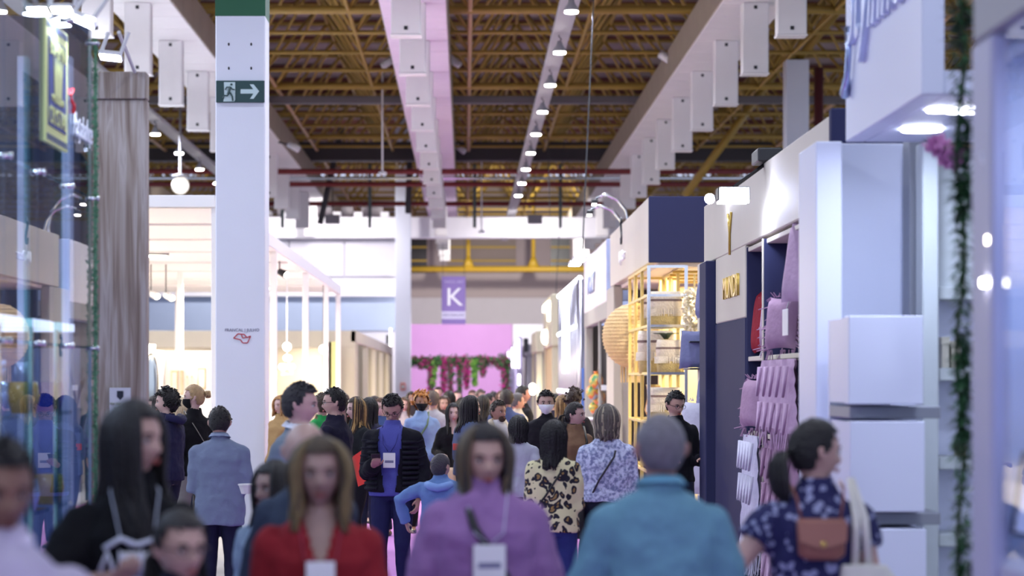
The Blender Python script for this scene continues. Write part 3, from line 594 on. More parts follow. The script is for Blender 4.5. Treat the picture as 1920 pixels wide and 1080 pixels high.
MB().box(1.66, 1.74, 6.8, 6.9, 1.3, 1.38).build('stand', BLACK, tb)
# hanging greenery
vn = thing('hanging_vine', (X(1800, 8.9), 8.9, 0), 'long trailing green artificial vine beside the vitrine', 'plant')
lv = MB(); stem = []
for i in range(60):
    z = .3+i*.055; stem.append((X(1801, 8.9)+.012*math.sin(z*9), 8.9+.02*math.cos(z*7), z))
MB().path(stem, .008, 5).build('stem', mat('stem_green', srgb(60, 80, 50), .8), vn, True)
for i in range(5200):
    z = random.uniform(.3, 3.2); dens = .5+.5*math.sin(z*8)+.25*math.sin(z*21)
    if random.random() > .25+.75*max(0, dens): continue
    x, y = X(1805, 8.9), 8.9; a = random.uniform(0, 6.28); L = random.uniform(.04, .085); q = random.uniform(-.9, .5)
    d = Vector((math.cos(a), math.sin(a), q)).normalized()*L; sd = d.cross(Vector((0, 0, 1))).normalized()*.008; n = len(lv.v)
    o = Vector((x+random.gauss(0, .012), y+random.gauss(0, .012), z))
    lv.v += [tuple(o), tuple(o+d*.5+sd), tuple(o+d), tuple(o+d*.5-sd)]; lv.f.append((n, n+1, n+2, n+3))
lv.build('leaves', mat('vine_leaf', srgb(52, 96, 62), .6, var=.4, vscale=12), vn)['kind'] = 'stuff'
MB().tube((X(1801, 8.9), 8.9, 3.5), (X(1801, 8.9), 8.9, 3.0), .006, n=4).build('wire', DK, vn)
fw = thing('pink_blossoms', (X(1770, 10), 10, Z(300, 10)), 'cluster of pink artificial blossoms under the round downlights', 'flowers')
pb_ = MB()
for i in range(520):
    c = random.choice([(1755, 270), (1770, 282), (1782, 292), (1790, 300)]); blob(pb_, X(c[0]+random.gauss(0, 6), 10), 10+random.gauss(0, .03), Z(c[1]+random.gauss(0, 6), 10), .022)
pb_.build('petals', mat('pink_petal', srgb(206, 140, 196), .7), fw)['kind'] = 'stuff'
MB().path([(X(1750, 10), 10, Z(262, 10)), (X(1775, 10), 10, Z(290, 10)), (X(1801, 10), 10, Z(310, 10))], .006, 5).build('twig', mat('stem_green', srgb(60, 80, 50), .8), fw)
# white stand with sign board and white boxes
ws = thing('white_sign_stand', (2.4, 12, 0), 'white stand with overhanging sign board and round downlights', 'stand')
WB = mat('white_gloss', srgb(214, 220, 242), .4)
MB().bbox(2.0, 2.10, 10.6, 12.72, 3.05, 4.7, .006).build('sign_board', WB, ws)
MB().bbox(2.10, 3.4, 10.62, 12.72, 3.05, 3.16, .006).build('canopy', WB, ws)
for x, y in ((2.27, 12.03), (2.32, 11.18), (2.18, 11.18)):
    MB().lathe([(.10, -.012), (.105, 0)] if x != 2.18 else [(.045, -.012), (.05, 0)], (x, y, 3.05), 22).build('downlight', lamp(235, 240, 255, 25), ws)
MB().bbox(X(1530, 12.74), X(1579, 12.74), 12.74, 13.4, 0, Z(265, 12.74), .006).build('end_fin', WB, ws)
MB().bbox(X(1570, 13.3), X(1712, 13.3), 13.3, 13.4, 0, 3.1, .006).build('recess_wall', WB, ws)
MB().bbox(X(1705, 13), X(1732, 13), 13, 13.2, 0, 3.1, .006).build('grey_pier', mat('grey_laminate', srgb(136, 140, 152), .5), ws)
GWD = mat('pale_wood', srgb(188, 196, 200), .6, var=.08, vscale=4)
MB().bbox(X(1730, 12.6), X(1760, 12.6), 12.6, 12.8, 0, 3.04, .006).build('wood_post', GWD, ws)
text('Stylnne', .58, face_left(1.985, 11.75, 3.70), mat('chrome_letter', srgb(205, 216, 245), .25, .6), ws, .02, .95, shear=.3)
MB().path([(1.975, 12.50, 3.62), (1.975, 12.46, 3.50), (1.975, 12.52, 3.36), (1.975, 12.58, 3.29), (1.975, 12.60, 3.37)], [.02, .016, .016, .03, .01], 8).build('letter_tail', mat('chrome_letter', srgb(190, 205, 240), .15, .9), ws, True)
sh = thing('white_wood_shelving', (2.6, 12.9, 0), 'pale wooden shelving with white niches left of the vine', 'shelving')
x0, x1 = X(1757, 12.8), X(1880, 12.8)
MB().box(x0, x1, 13.1, 13.15, 0, 3.0).build('back_panel', WB, sh); MB().box(x0, x1, 12.8, 12.9, Z(548, 12.8), 3.0).build('upper_board', GWD, sh)
for py in (548, 700, 866, 1010, 1150): MB().bbox(x0, x1, 12.75, 13.1, Z(py+14, 12.8), Z(py-10, 12.8), .005).build('shelf_board', GWD, sh)
for px, py, wd, hh, c, lab in ((1767, 690, 14, 58, (196, 192, 178), 'tall beige box on the upper pale wooden shelf'), (1787, 690, 16, 50, (206, 200, 182), 'second beige box beside the tall one on upper shelf'), (1800, 856, 12, 20, (190, 186, 150), 'small beige box on the middle pale wooden shelf')):
    o = thing('gift_box', (X(px, 12.9), 12.9, Z(py, 12.9)), lab, 'box'); w_ = wd/2*12.9/FP; h_ = hh*12.9/FP
    MB().bbox(X(px, 12.9)-w_, X(px, 12.9)+w_, 12.82, 12.98, Z(py, 12.9), Z(py, 12.9)+h_*.75, .003).build('body', paint(*c), o); MB().bbox(X(px, 12.9)-w_-.004, X(px, 12.9)+w_+.004, 12.816, 12.984, Z(py, 12.9)+h_*.75, Z(py, 12.9)+h_, .003).build('lid', paint(*c), o)
YW = 11.6
zs = [(592, 758), (790, 960), (992, 1160), (1192, 1360)]
st = thing('box_shelf_unit', (X(1660, YW), 11.9, 0), 'grey shelf frame holding the stacked white boxes', 'shelving')
for a, b in zip([592-32]+[q[1] for q in zs], [q[0] for q in zs]+[1400]):
    if a < 592: continue
    MB().bbox(X(1578, 12), X(1745, 12), 11.75, 12.4, Z(b, YW)+.012, Z(a, YW)-.012, .004).build('shelf', mat('grey_laminate', srgb(136, 140, 152), .5), st)
MB().box(X(1578, 12), X(1745, 12), 12.4, 12.44, 0, Z(592, YW)).build('back_panel', WB, st)
for k, (a, b) in enumerate(zs):
    o = thing('white_box', (X(1662, YW), YW+.3, Z(b, YW)), ['top white cube box with items recess beside it', 'second white cube box from the top', 'third white cube box from the top, lower right', 'bottom white cube box near the floor'][k], 'box')
    MB().bbox(X(1591+k*3, YW), X(1731+k*3, YW), YW, YW+.12, Z(b, YW), Z(a, YW), .004).build('front', WB, o); MB().box(X(1600+k*3, YW), X(1728+k*3, YW), YW+.12, YW+.75, Z(b, YW)+.005, Z(a, YW)-.005).build('body', WB, o)
dv = thing('small_figurine', (X(1584, 12.5), 12.5, Z(730, 12.5)), 'small dark figurine standing left of the top white box', 'figurine')
MB().lathe([(.02, 0), (.03, .04), (.012, .07), (.02, .1)], (X(1584, 12.5), 12.5, Z(728, 12.5)), 10).build('body', BLACK, dv, True); MB().box(X(1573, 12.5), X(1590, 12.5), 12.42, 12.6, 0, Z(728, 12.5)).build('pedestal', WB, dv)

# ---------------------------------------------------------------- cushion stand (beige fascia, navy walls)
NV = mat('navy_laminate', srgb(54, 57, 90), .7, var=.06, vscale=2, spec=.1); BG = mat('beige_laminate', srgb(206, 198, 184), .6, var=.04, vscale=2)
cs = thing('cushion_stand', (2.8, 18, 0), 'beige and navy stand with cushion alcove on the right', 'stand')
A0, A1 = YR(1503), YR(1397)                      # alcove along the aisle
MB().bbox(RX, RX+.14, YR(1556), YR(1320), 2.86, 3.4, .008).build('fascia', BG, cs)
MB().bbox(RX-.02, RX+.5, YR(1560)-.1, YR(1560), 0, 3.42, .008).build('near_end_panel', NV, cs)
MB().bbox(RX, RX+.14, YR(1556), A0-.35, 0, 2.86, .008).build('navy_strip', NV, cs)
MB().bbox(RX-.01, RX+.5, A0-.33, A0, 0, 2.86, .008).build('alcove_jamb', BG, cs)
MB().bbox(RX, RX+.14, A1, YR(1342), 2.29, 2.86, .008).build('logo_panel', BG, cs)
MB().bbox(RX, RX+.14, A1, YR(1330), 0, 2.29, .008).build('navy_wall', NV, cs)
MB().bbox(RX-.08, RX+.16, YR(1340), YR(1328), 0, 2.85, .008).build('navy_end_pier', NV, cs)
MB().bbox(RX+.16, RX+1.4, YR(1330)-.1, YR(1330), 0, 2.86, .008).build('return_wall', NV, cs)
MB().box(RX+.55, RX+.6, A0, A1, 0, 2.86).build('alcove_back', NV, cs)
for z in (2.84, 1.98, 1.40, .8): MB().bbox(RX+.02, RX+.55, A0, A1, z-.035, z, .004).build('shelf', BG, cs)
MB().bbox(RX+.0, RX+.55, YR(1432)-.02, YR(1432)+.02, 0, 2.84, .004).build('divider', NV, cs); MB().bbox(RX-.012, RX-.001, YR(1432)-.02, YR(1432)+.02, 0, 2.84, .002).build('divider_edge', BG, cs)
for a in (A0+.02, A1-.04): MB().bbox(RX+.01, RX+.5, a, a+.03, 0, 2.84, .004).build('side_lining', NV, cs)
G2 = mat('gold_letter', srgb(206, 176, 90), .3, .6)
text('MUNDI', .26, face_left(RX-.012, (YR(1355)+YR(1392))/2, Z(540, YR(1373))), G2, cs, .012, 1.3)
ys_ = YR(1370)
MB().path([(RX-.01, ys_-.12, Z(400, ys_)), (RX-.01, ys_, Z(438, ys_)), (RX-.01, ys_, Z(478, ys_))], .010, 8).build('gold_symbol', G2, cs, True); MB().path([(RX-.01, ys_+.12, Z(400, ys_)), (RX-.01, ys_, Z(438, ys_))], .010, 8).build('gold_symbol', G2, cs, True)
sp = thing('fascia_floodlight', (RX-.3, YR(1375), 3.4), 'bright floodlight washing the gold lettering on the beige wall', 'floodlight')
fy = YR(1378)
MB().bbox(1.83, 2.06, 17.5, 17.7, 3.10, 3.20, .01).build('housing', BLACK, sp); MB().box(1.84, 2.05, 17.49, 17.5, 3.08, 3.19).build('lens', lamp(225, 232, 255, 25), sp); MB().box(1.84, 2.05, 17.49, 17.69, 3.085, 3.10).build('lower_lens', lamp(225, 232, 255, 25), sp)
MB().tube((1.95, 17.6, 3.2), (RX+.05, 17.9, 3.42), .015, n=6).build('arm', BLACK, sp); MB().bbox(RX-.06, RX+.12, 17.7, 18.1, 3.4, 3.5, .01).build('clamp', BLACK, sp)
area(1.95, 17.6, 3.07, .18, 2.2, COOL, (math.radians(25), math.radians(-25), 0), sy=.2)
s2 = thing('fascia_floodlight', (RX-.1, YR(1333), 3.2), 'small round floodlight at the far end of the beige fascia', 'floodlight')
y2 = YR(1333); MB().ell((2.05, 20.3, 3.32), (.045, .045, .045), 12, 8).build('lens', lamp(225, 232, 255, 25), s2, True); MB().tube((2.05, 20.3, 3.32), (RX+.05, 20.3, 3.38), .02, n=6).build('arm', BLACK, s2)
# cushions
def cushion(me_key, w_, h_, t_, m, fringe=None):
    b = MB(); N = 12
    for s in (-1, 1):
        base = len(b.v)
        for i in range(N+1):
            for j in range(N+1):
                u, v = i/N*2-1, j/N*2-1; pin = 1-.10*(u*u)*(1-v*v)*0-.07*((1-abs(u))**2*abs(v)**3+(1-abs(v))**2*abs(u)**3)*2
                th = t_/2*((1-u**4)*(1-v**4))**.45
                b.v.append((s*th, u*w_/2*(1-.08*(1-v*v)), v*h_/2*(1-.08*(1-u*u))))
        for i in range(N):
            for j in range(N):
                q = (base+i*(N+1)+j, base+(i+1)*(N+1)+j, base+(i+1)*(N+1)+j+1, base+i*(N+1)+j+1); b.f.append(q if s > 0 else q[::-1])
    me = b.mesh('pad', m, True); fm = None
    if fringe:
        f = MB()
        for i in range(90):
            v = random.uniform(-1, 1); e = random.choice([(v*w_/2, -h_/2, 0, -1), (v*w_/2, h_/2, 0, 1), (-w_/2, v*h_/2, -1, 0), (w_/2, v*h_/2, 1, 0)])
            f.tube((0, e[0], e[1]), (random.gauss(0, .02), e[0]+e[2]*.05, e[1]+e[3]*.05-.02), .006, .003, 4)
        fm = f.mesh('fringe', fringe)
    return me, fm
PK = cloth(196, 168, 196); PK2 = cloth(172, 140, 168); RDc = cloth(150, 28, 48); DR = cloth(166, 60, 70); WHc = cloth(214, 214, 232); BLc = cloth(126, 130, 168); CRc = cloth(220, 208, 186)
cu = {'pink': cushion('a', .5, .5, .16, PK), 'mauve': cushion('b', .38, .38, .13, PK2, PK2), 'red': cushion('c', .4, .5, .13, RDc), 'coral': cushion('d', .4, .62, .14, DR, PK2), 'white': cushion('e', .38, .5, .13, WHc, WHc), 'blue': cushion('f', .34, .38, .13, BLc), 'long': cushion('g', .42, .56, .13, PK)}
def put(kind, x, y, z, rz, tilt, lab, grp=None):
    o = thing('cushion', (x, y, z), lab, 'cushion', grp, math.radians(rz*.42 if x < 2.6 and y < 20 else rz)); me, fm = cu[kind]
    p = piece(me, 'pad', o, (0, 0, 0)); p.rotation_euler = (math.radians(tilt), math.radians(6), 0)
    if fm: q = piece(fm, 'fringe', o, (0, 0, 0)); q['kind'] = 'stuff'; q.rotation_euler = p.rotation_euler
    return o
put('red', RX+.12, YR(1403), 2.25, 20, 0, 'dark red cushion at the left end of the upper alcove')
put('white', RX+.16, YR(1409), 2.28, 25, 0, 'white fringed cushion behind the dark red one')
put('coral', RX+.22, YR(1419), 2.40, 30, 0, 'tall coral red cushion with fringe in the upper alcove')
put('mauve', RX+.10, YR(1427), 2.22, 40, 0, 'mauve fringed cushion before the alcove divider')
put('mauve', RX+.2, YR(1428), 2.58, 60, 0, 'mauve fringed cushion perched above the coral one')
put('long', RX+.25, YR(1446), 2.36, 55, 0, 'tall pale pink cushion right of the alcove divider')
put('mauve', RX+.05, YR(1455), 2.2, 60, 0, 'small mauve cushion in front of the tall pink one')
put('long', RX+.3, YR(1462), 2.36, 75, 0, 'pale pink cushion leaning at the back of the alcove')
put('long', RX+.08, YR(1488), 2.58, 70, 5, 'large pink cushion hanging high at the right jamb')
put('white', RX+.15, YR(1418), 1.72, 30, 0, 'white cushion on the middle shelf, left bay')
put('mauve', RX+.0, YR(1412), 1.62, 30, 0, 'round mauve cushion hanging off the middle shelf')
put('white', RX+.1, YR(1425), 1.15, 30, 0, 'white frilled cushion on the lower shelf, left bay')
put('pink', RX+.05, YR(1420), 1.05, 20, 0, 'pink cushion under the white frilled one')
put('white', RX+.0, YR(1413), .62, 20, 0, 'white cushion at the foot of the left bay')
tg = thing('price_tag', (RX+.0, YR(1480), 2.2), 'white square price tag clipped under the hanging pink cushion', 'tag'); MB().bbox(RX-.03, RX-.025, YR(1480)-.14, YR(1480)+.14, 2.1, 2.28, .002).build('card', WHITE, tg); MB().tube((RX-.02, YR(1480), 2.28), (RX+.02, YR(1480), 2.4), .004, n=4).build('string', WHITE, tg)
# macrame throws
def throw(x, y0, y1, zt_, zb_, m, lab, name='macrame_throw'):
    t = thing(name, (x, (y0+y1)/2, zb_), lab, 'throw'); b = MB(); N, K = 34, 14
    for i in range(N+1):
        for k in range(K+1):
            u = i/N; v = k/K; y = y0+(y1-y0)*u; z = zt_+(zb_-zt_)*v
            b.v.append((x+.02*math.sin(u*math.pi*11+v*1.5)*(.3+v)+.006*math.sin(v*30+u*20), y, z))
    for i in range(N):
        for k in range(K): a = i*(K+1)+k; b.f.append((a, a+1, a+K+2, a+K+1))
    n = len(b.v); b.v += [(p[0]+.015, p[1], p[2]) for p in b.v[:n]]; b.f += [tuple(n+i for i in reversed(q)) for q in b.f[:]]
    b.build('panel', m, t, True); f = MB()
    for i in range(60):
        y = y0+(y1-y0)*random.random(); xx = x+.02*math.sin((y-y0)/(y1-y0)*math.pi*9+1.5)*1.4; f.tube((xx, y, zb_+.02), (xx+random.gauss(0, .015), y+random.gauss(0, .01), zb_-random.uniform(.08, .16)), .008, .004, 4)
    f.build('fringe', m, t)['kind'] = 'stuff'; r = MB()
    for s in range(5):
        yy = y0+(y1-y0)*(.1+.2*s); r.path([(x-.03, yy-.06, zt_-.05), (x-.05, yy, zt_-.25), (x-.03, yy+.06, zt_-.05)], .012, 5)
        r.path([(x-.03, yy-.06, zt_-.3), (x-.05, yy, zt_-.5), (x-.03, yy+.06, zt_-.3)], .012, 5)
    r.build('knotted_cord', m, t, True)['kind'] = 'stuff'
throw(RX-.04, YR(1500), YR(1437), 1.94, 1.44, PK, 'pink macrame throw draped over the middle shelf')
throw(RX-.02, YR(1500), YR(1440), 1.36, .9, PK2, 'mauve macrame throw below the pink one')
throw(RX-.05, YR(1432), YR(1405), 1.38, .5, WHc, 'white knitted throw hanging below the left bay')
throw(RX-.02, YR(1500), YR(1440), .84, .3, PK, 'pale pink throw on the lowest alcove shelf')
# hanging cushions at far end of this stand
ra = thing('cushion_rack', (X(1322, 23.4), 23.5, 0), 'slim navy rack with beige edge holding blue cushions', 'rack')
MB().bbox(X(1317, 23.4), X(1324, 23.4), 23.2, 23.9, 0, Z(492, 23.4), .004).build('upright', BG, ra)
for py in (640, 690, 790): MB().bbox(X(1290, 23.4), X(1318, 23.4), 23.2, 23.9, Z(py+3, 23.4), Z(py, 23.4), .003).build('shelf', mat('dark_navy', srgb(34, 34, 56), .5), ra)
for i, (px, py, kd, lab) in enumerate(((1303, 655, 'blue', 'blue grey cushion beside the gold frame shelf'), (1322, 560, 'blue', 'blue cushion hanging high at the navy pier'), (1323, 740, 'blue', 'blue cushion below the tag at the navy pier'), (1318, 840, 'white', 'white cushion low by the man in dark glasses'), (1303, 800, 'white', 'white draped cushion near the floor by the navy pier'), (1320, 880, 'white', 'lace edged white cushion lowest by the navy pier'))):
    put(kd, X(px, 23.3), 23.35-.04*i, Z(py, 23.3), 12 if i in (1, 2) else 50, 0, lab)
# ---------------------------------------------------------------- navy box stand with brass shelves
nb = thing('navy_fascia_stand', (3.2, 32, 0), 'stand with navy front fascia, beige side and dark back', 'stand')
MB().bbox(RX, 4.6, 29.0, 29.1, Z(492, 29), Z(368, 29), .008).build('navy_fascia', NV, nb)
MB().bbox(RX, RX+.12, 29.1, YR(1144), Z(492, 29), Z(368, 29), .008).build('side_fascia', BG, nb)
MB().bbox(RX, RX+.14, YR(1150), YR(1137)-.06, 0, 3.2, .008).build('side_pier', mat('greige', srgb(176, 170, 160), .6), nb)
MB().box(RX+.12, 4.6, 29.1, 36.7, 3.16, 3.21).build('ceiling_panel', mat('cream', srgb(226, 214, 206), .6), nb)
MB().box(RX+.3, 4.6, 36.6, 36.7, 0, 3.2).build('back_wall', mat('dark_taupe', srgb(92, 84, 88), .6), nb)
MB().box(4.5, 4.6, 24, 36.7, 0, 3.2).build('inner_wall', mat('cream_inside', srgb(214, 200, 160), .6), nb)
MB().box(RX+.5, 4.5, 33.8, 33.9, 0, 3.1).build('screen_wall', mat('cream_inside', srgb(206, 190, 150), .6), nb)
for i in range(4): MB().tube((RX+.3+.05*i, 29.2+i*1.0, 3.1), (4.4, 29.2+i*1.0, 3.1), .02, n=6).build('ceiling_rail', GOLD, nb)
text('Lily Decor', .22, face_left(RX-.012, YR(1168), Z(480, YR(1168))), mat('white_print', srgb(240, 240, 245), .5), nb, .012, 1.2)
text('S', .55, face_left(RX-.012, YR(1166), Z(452, YR(1166))+.12), BLACK, nb, .012, 1.0)
text('S', .5, face_left(RX-.012, YR(1143), Z(650, YR(1143))), BLACK, nb, .01, 1.0)
gs2 = thing('brass_shelf', (2.4, 30, 0), 'tall brass frame shelf unit stacked with baskets', 'shelf')
for x in (2.16, 2.60):
    for y in (28.5, 29.6, 30.7, 31.8): MB().bbox(x-.02, x+.02, y-.02, y+.02, 0, 3.15, .004).build('upright', CHROME if (x < 2.3 and y < 28.6) or (x > 2.3 and y < 28.6) else GOLDP, gs2)
for z in (3.12, 2.78, 2.42, 1.86, 1.28, .7):
    for x in (2.16, 2.60): MB().box(x-.018, x+.018, 28.5, 31.8, z, z+.03).build('rail', GOLDP, gs2)
    MB().box(2.16, 2.6, 28.5, 31.8, z-.012, z).build('shelf_glass', GLASS, gs2) if z in (2.42, 1.86, 1.28, .7) else None
    for y in (28.5, 31.8): MB().box(2.16, 2.6, y-.018, y+.018, z, z+.03).build('cross_rail', GOLDP if y > 29 else CHROME, gs2)
BK = mat('seagrass', srgb(190, 168, 112), .8, 0, .8, 60, .2, 30); CLB = mat('cream_weave', srgb(226, 214, 196), .9, 0, .8, 50, .1, 20)
def basket(x, y, z, w_, h_, lab):
    t = thing('fringed_basket', (x, y, z), lab, 'basket')
    MB().rings([(z, w_*.46, w_*.4, x, y), (z+h_*.35, w_*.5, w_*.42, x, y), (z+h_*.36, w_*.5, w_*.42, x, y)], 20, 3).build('seagrass_base', BK, t, True)
    MB().rings([(z+h_*.36, w_*.51, w_*.43, x, y), (z+h_*.9, w_*.5, w_*.42, x, y), (z+h_, w_*.47, w_*.4, x, y)], 20, 3).build('cotton_top', CLB, t, True)
    f = MB()
    for i in range(70):
        a = 2*math.pi*i/70; c, d = math.cos(a), math.sin(a); ex_, ey = x+w_*.52*math.copysign(abs(c)**(2/3), c), y+w_*.44*math.copysign(abs(d)**(2/3), d)
        f.tube((ex_, ey, z+h_*.5), (ex_+c*.01, ey+d*.01, z+h_*.3), .009, .005, 4)
    f.build('fringe', CLB, t)['kind'] = 'stuff'
    MB().rings([(z+h_*.72, w_*.515, w_*.435, x, y), (z+h_*.78, w_*.515, w_*.435, x, y)], 20, 3).build('woven_band', cloth(120, 100, 96), t)
basket(2.38, 28.85, 2.43, .40, .42, 'fringed basket on the top level of the brass shelf')
basket(2.38, 29.9, 2.43, .40, .42, 'fringed basket behind, top level of the brass shelf')
basket(2.44, 28.8, 1.875, .34, .40, 'small fringed basket on the middle level of the brass shelf')
basket(2.32, 29.5, 1.875, .44, .52, 'large fringed basket behind the small one, middle level')
basket(2.38, 28.9, 1.29, .40, .42, 'fringed basket on the lower level of the brass shelf')
pl = thing('air_plant', (2.42, 29.3, 2.38), 'dark spiky air plant on top of the middle basket', 'plant'); b = MB()
for i in range(14): a = i*.45; b.path([(2.42, 29.2, 2.28), (2.42+.07*math.cos(a), 29.2+.07*math.sin(a), 2.36), (2.42+.16*math.cos(a), 29.2+.16*math.sin(a), 2.36)], [.012, .01, .002], 4)
b.build('leaves', mat('dark_leaf', srgb(60, 76, 56), .6), pl); MB().lathe([(.05, 0), (.06, .04)], (2.42, 29.2, 2.25), 10).build('base', BK, pl)
rt = thing('rattan_lamp', (2.2, 32.2, 1.6), 'large round woven rattan lampshade hanging in the stand doorway', 'lamp')
rxc, ryc, rzc = X(1186, 32.2), 32.2, Z(630, 32.2)
rm_ = mat('rattan', srgb(214, 186, 138), .7, 0, .9, 70, .25, 40)
MB().ell((rxc, ryc, rzc), (.40, .40, .43), 32, 22).build('woven_shade', rm_, rt, True)
b = MB()
for i in range(18):
    zz = rzc-.40+.80*i/17; rr = .405*math.sqrt(max(.02, 1-((zz-rzc)/.43)**2))
    b.path([(rxc+rr*math.cos(a*.3142), ryc+rr*math.sin(a*.3142), zz) for a in range(21)], .009, 4)
b.build('woven_hoops', rm_, rt, True); b = MB()
for i in range(60): a = random.uniform(0, 6.28); r = random.uniform(.05, .16); b.tube((rxc+r*math.cos(a), ryc+r*math.sin(a), rzc-.40), (rxc+r*math.cos(a), ryc+r*math.sin(a), rzc-.62), .008, .004, 4)
b.build('fringe', rm_, rt)['kind'] = 'stuff'; MB().path([(rxc, ryc, rzc+.42), (rxc+.02, ryc, rzc+.6), (rxc, ryc, 3.18)], .012, 5).build('cord', CLB, rt)
pf = thing('pampas_bunch', (X(1303, 27.5), 27.5, 1.9), 'creamy white pampas flower bunch hanging right of the brass shelf', 'flowers'); b = MB()
for i in range(700): blob(b, X(1302, 27.5)+random.gauss(0, .045), 27.5+random.gauss(0, .06), Z(606, 27.5)+random.uniform(-.4, .36), .05)
b.build('plumes', mat('pampas', srgb(238, 228, 200), .9), pf)['kind'] = 'stuff'; MB().tube((X(1302, 27.5), 27.5, 2.6), (X(1302, 27.5), 27.5, 3.0), .012, n=5).build('stem', BK, pf)
for i in range(3):
    o = thing('linear_light', (2.75, 29.6+i*.9, 2.75), 'brass fronted vertical light bar behind the brass shelf, %s of three' % ['nearest', 'middle', 'farthest'][i], 'light')
    x = X(1253+14*i, 31); MB().box(x-.03, x+.03, 31.9+.1*i, 31.98+.1*i, Z(552, 31), Z(520-i*9, 31)).build('diffuser', lamp(245, 214, 130, 2.2), o); MB().box(x-.04, x+.04, 31.98+.1*i, 32.02+.1*i, Z(552, 31), Z(518-i*9, 31)).build('bar', GOLDP, o)
wv = thing('woven_vase', (2.5, 30.2, 1.29), 'tall orange brown driftwood vase at the lower shelf level', 'vase'); MB().lathe([(.06, 0), (.11, .12), (.07, .3), (.09, .44)], (2.36, 30.4, 1.3), 14).build('body', mat('driftwood', srgb(196, 150, 96), .8, var=.3, vscale=20), wv, True); MB().lathe([(.094, .0), (.094, .02)], (2.36, 30.4, 1.72), 14).build('rim', BK, wv)
# arched lamps
for i, (px, py, py2, lab) in enumerate(((1117, 372, 392, 'higher arched arm lamp over the grey fascia'), (1108, 392, 402, 'lower arched arm lamp over the grey fascia'))):
    Y = 38-i*1.5; t = thing('arched_lamp', (X(1178-8*i, Y), Y, 4.0), lab, 'lamp')
    P = [(px, py), (px+18, py-8+2*i), (px+40, py+2), (px+56, py+22), (px+62, py+50), (px+63, 445)]
    MB().path([(X(a, Y), Y, Z(b_, Y)) for a, b_ in P], .025, 8).build('arm', CHROME, t, True)
    MB().bbox(X(px-8, Y), X(px+4, Y), Y-.08, Y+.08, Z(py+10, Y), Z(py+2, Y), .01).build('lamp_head', BLACK, t); MB().box(X(px-7, Y), X(px+1, Y), Y-.07, Y+.07, Z(py+13, Y), Z(py+10.5, Y)).build('lens', lamp(255, 250, 245, 12), t)
# ---------------------------------------------------------------- white sign stand, mid distance
m1 = thing('grey_portal_stand', (2.8, 41, 0), 'stand with white sign fascia over a grey portal', 'stand')
GR2 = mat('greige', srgb(158, 156, 150), .6)
MB().bbox(RX, RX+.12, YR(1137), YR(1095), 3.03, 4.0, .01).build('white_fascia', PW_, m1)
MB().bbox(RX, 4.5, YR(1137)-.04, YR(1137)+.06, 3.03, 4.0, .01).build('fascia_return', paint(170, 180, 214), m1)
MB().bbox(RX, RX+.14, YR(1137), YR(1095), 2.76, 3.03, .01).build('grey_lintel', GR2, m1)
for px in (1096.5,): MB().bbox(RX, RX+.14, YR(px)-.25, YR(px)+.1, 0, 2.76, .01).build('grey_pier', GR2, m1)
MB().bbox(RX, RX+.05, YR(1122)-.05, YR(1122)+.05, 0, 2.76, .01).build('divider', GR2, m1)
MB().box(RX+.45, RX+.5, YR(1137), YR(1095), 0, 2.8).build('recess_back', mat('dark_greige', srgb(116, 112, 108), .6), m1); MB().box(RX+.1, 3.5, YR(1096), YR(1096)+.1, 0, 2.8).build('recess_end', mat('dark_greige', srgb(116, 112, 108), .6), m1)
text('VOLY', .5, face_left(RX-.02, YR(1110), 3.45), paint(90, 96, 130), m1, .01, 1.9)
for i in range(2):
    y = YR(1104+8*i); t = thing('sign_lamp', (RX-.3, y, 3.85), 'flat white lamp lighting the white sign, %s one' % ['far', 'near'][i], 'lamp')
    MB().bbox(RX-.35, RX-.15, y-.35, y+.35, 3.86, 3.92, .01).build('housing', WHITE, t); MB().box(RX-.34, RX-.16, y-.34, y+.34, 3.845, 3.86).build('lens', lamp(255, 252, 245, 14), t); MB().tube((RX-.2, y, 3.9), (RX+.05, y, 3.98), .015, n=5).build('arm', WHITE, t)
area(RX-.28, YR(1108), 3.83, .15, 10, NEUT, (0, math.radians(-25), 0), sy=1.5)
VM = mat('marbled_glass', srgb(214, 150, 70), .15)
def vswirl(nt, b, tc):
    n = nt.nodes.new('ShaderNodeTexNoise'); n.inputs['Scale'].default_value = 7; nt.links.new(tc.outputs['Object'], n.inputs['Vector'])
    r = ramp(nt, [(.35, (80, 140, 90)), (.45, (214, 176, 80)), (.55, (214, 96, 50)), (.65, (170, 190, 200))]); nt.links.new(n.outputs['Fac'], r.inputs[0]); nt.links.new(r.outputs[0], b.inputs['Base Color']); b.inputs['Roughness'].default_value = .15
VM = ramp_mat('marbled_glass', vswirl)
for i, (px, py, r) in enumerate(((1118, 715, .12), (1112, 735, .12), (1122, 745, .12), (1115, 765, .1))):
    Y = 40.5+i*.1; o = thing('murano_vase', (X(px, Y), Y, Z(py, Y)-r), ['orange swirled glass ball vase, topmost', 'green swirled glass ball vase, left', 'pale swirled glass ball vase, right', 'yellow green glass ball vase, lowest'][i]+' in grey portal', 'vase')
    MB().ell((X(px, Y), Y, Z(py, Y)), (r, r, r*1.1), 16, 12).build('body', VM, o, True); MB().lathe([(.03, 0), (.05, .05)], (X(px, Y), Y, Z(py, Y)+r), 10).build('neck', VM, o, True)
pdm = thing('display_plinth', (X(1118, 40.6), 40.7, 0), 'grey plinth carrying the swirled glass vases', 'plinth'); MB().bbox(X(1104, 40.6), X(1130, 40.6), 40.4, 41.1, 0, 1.12, .01).build('body', GR2, pdm); MB().bbox(X(1103, 40.6), X(1131, 40.6), 40.35, 41.15, 1.12, 1.16, .01).build('top', WHITE, pdm)
sc2 = thing('dried_arrangement', (X(1134, 38), 38, 1.0), 'dark dried branch arrangement with white card in grey portal', 'plant'); b = MB()
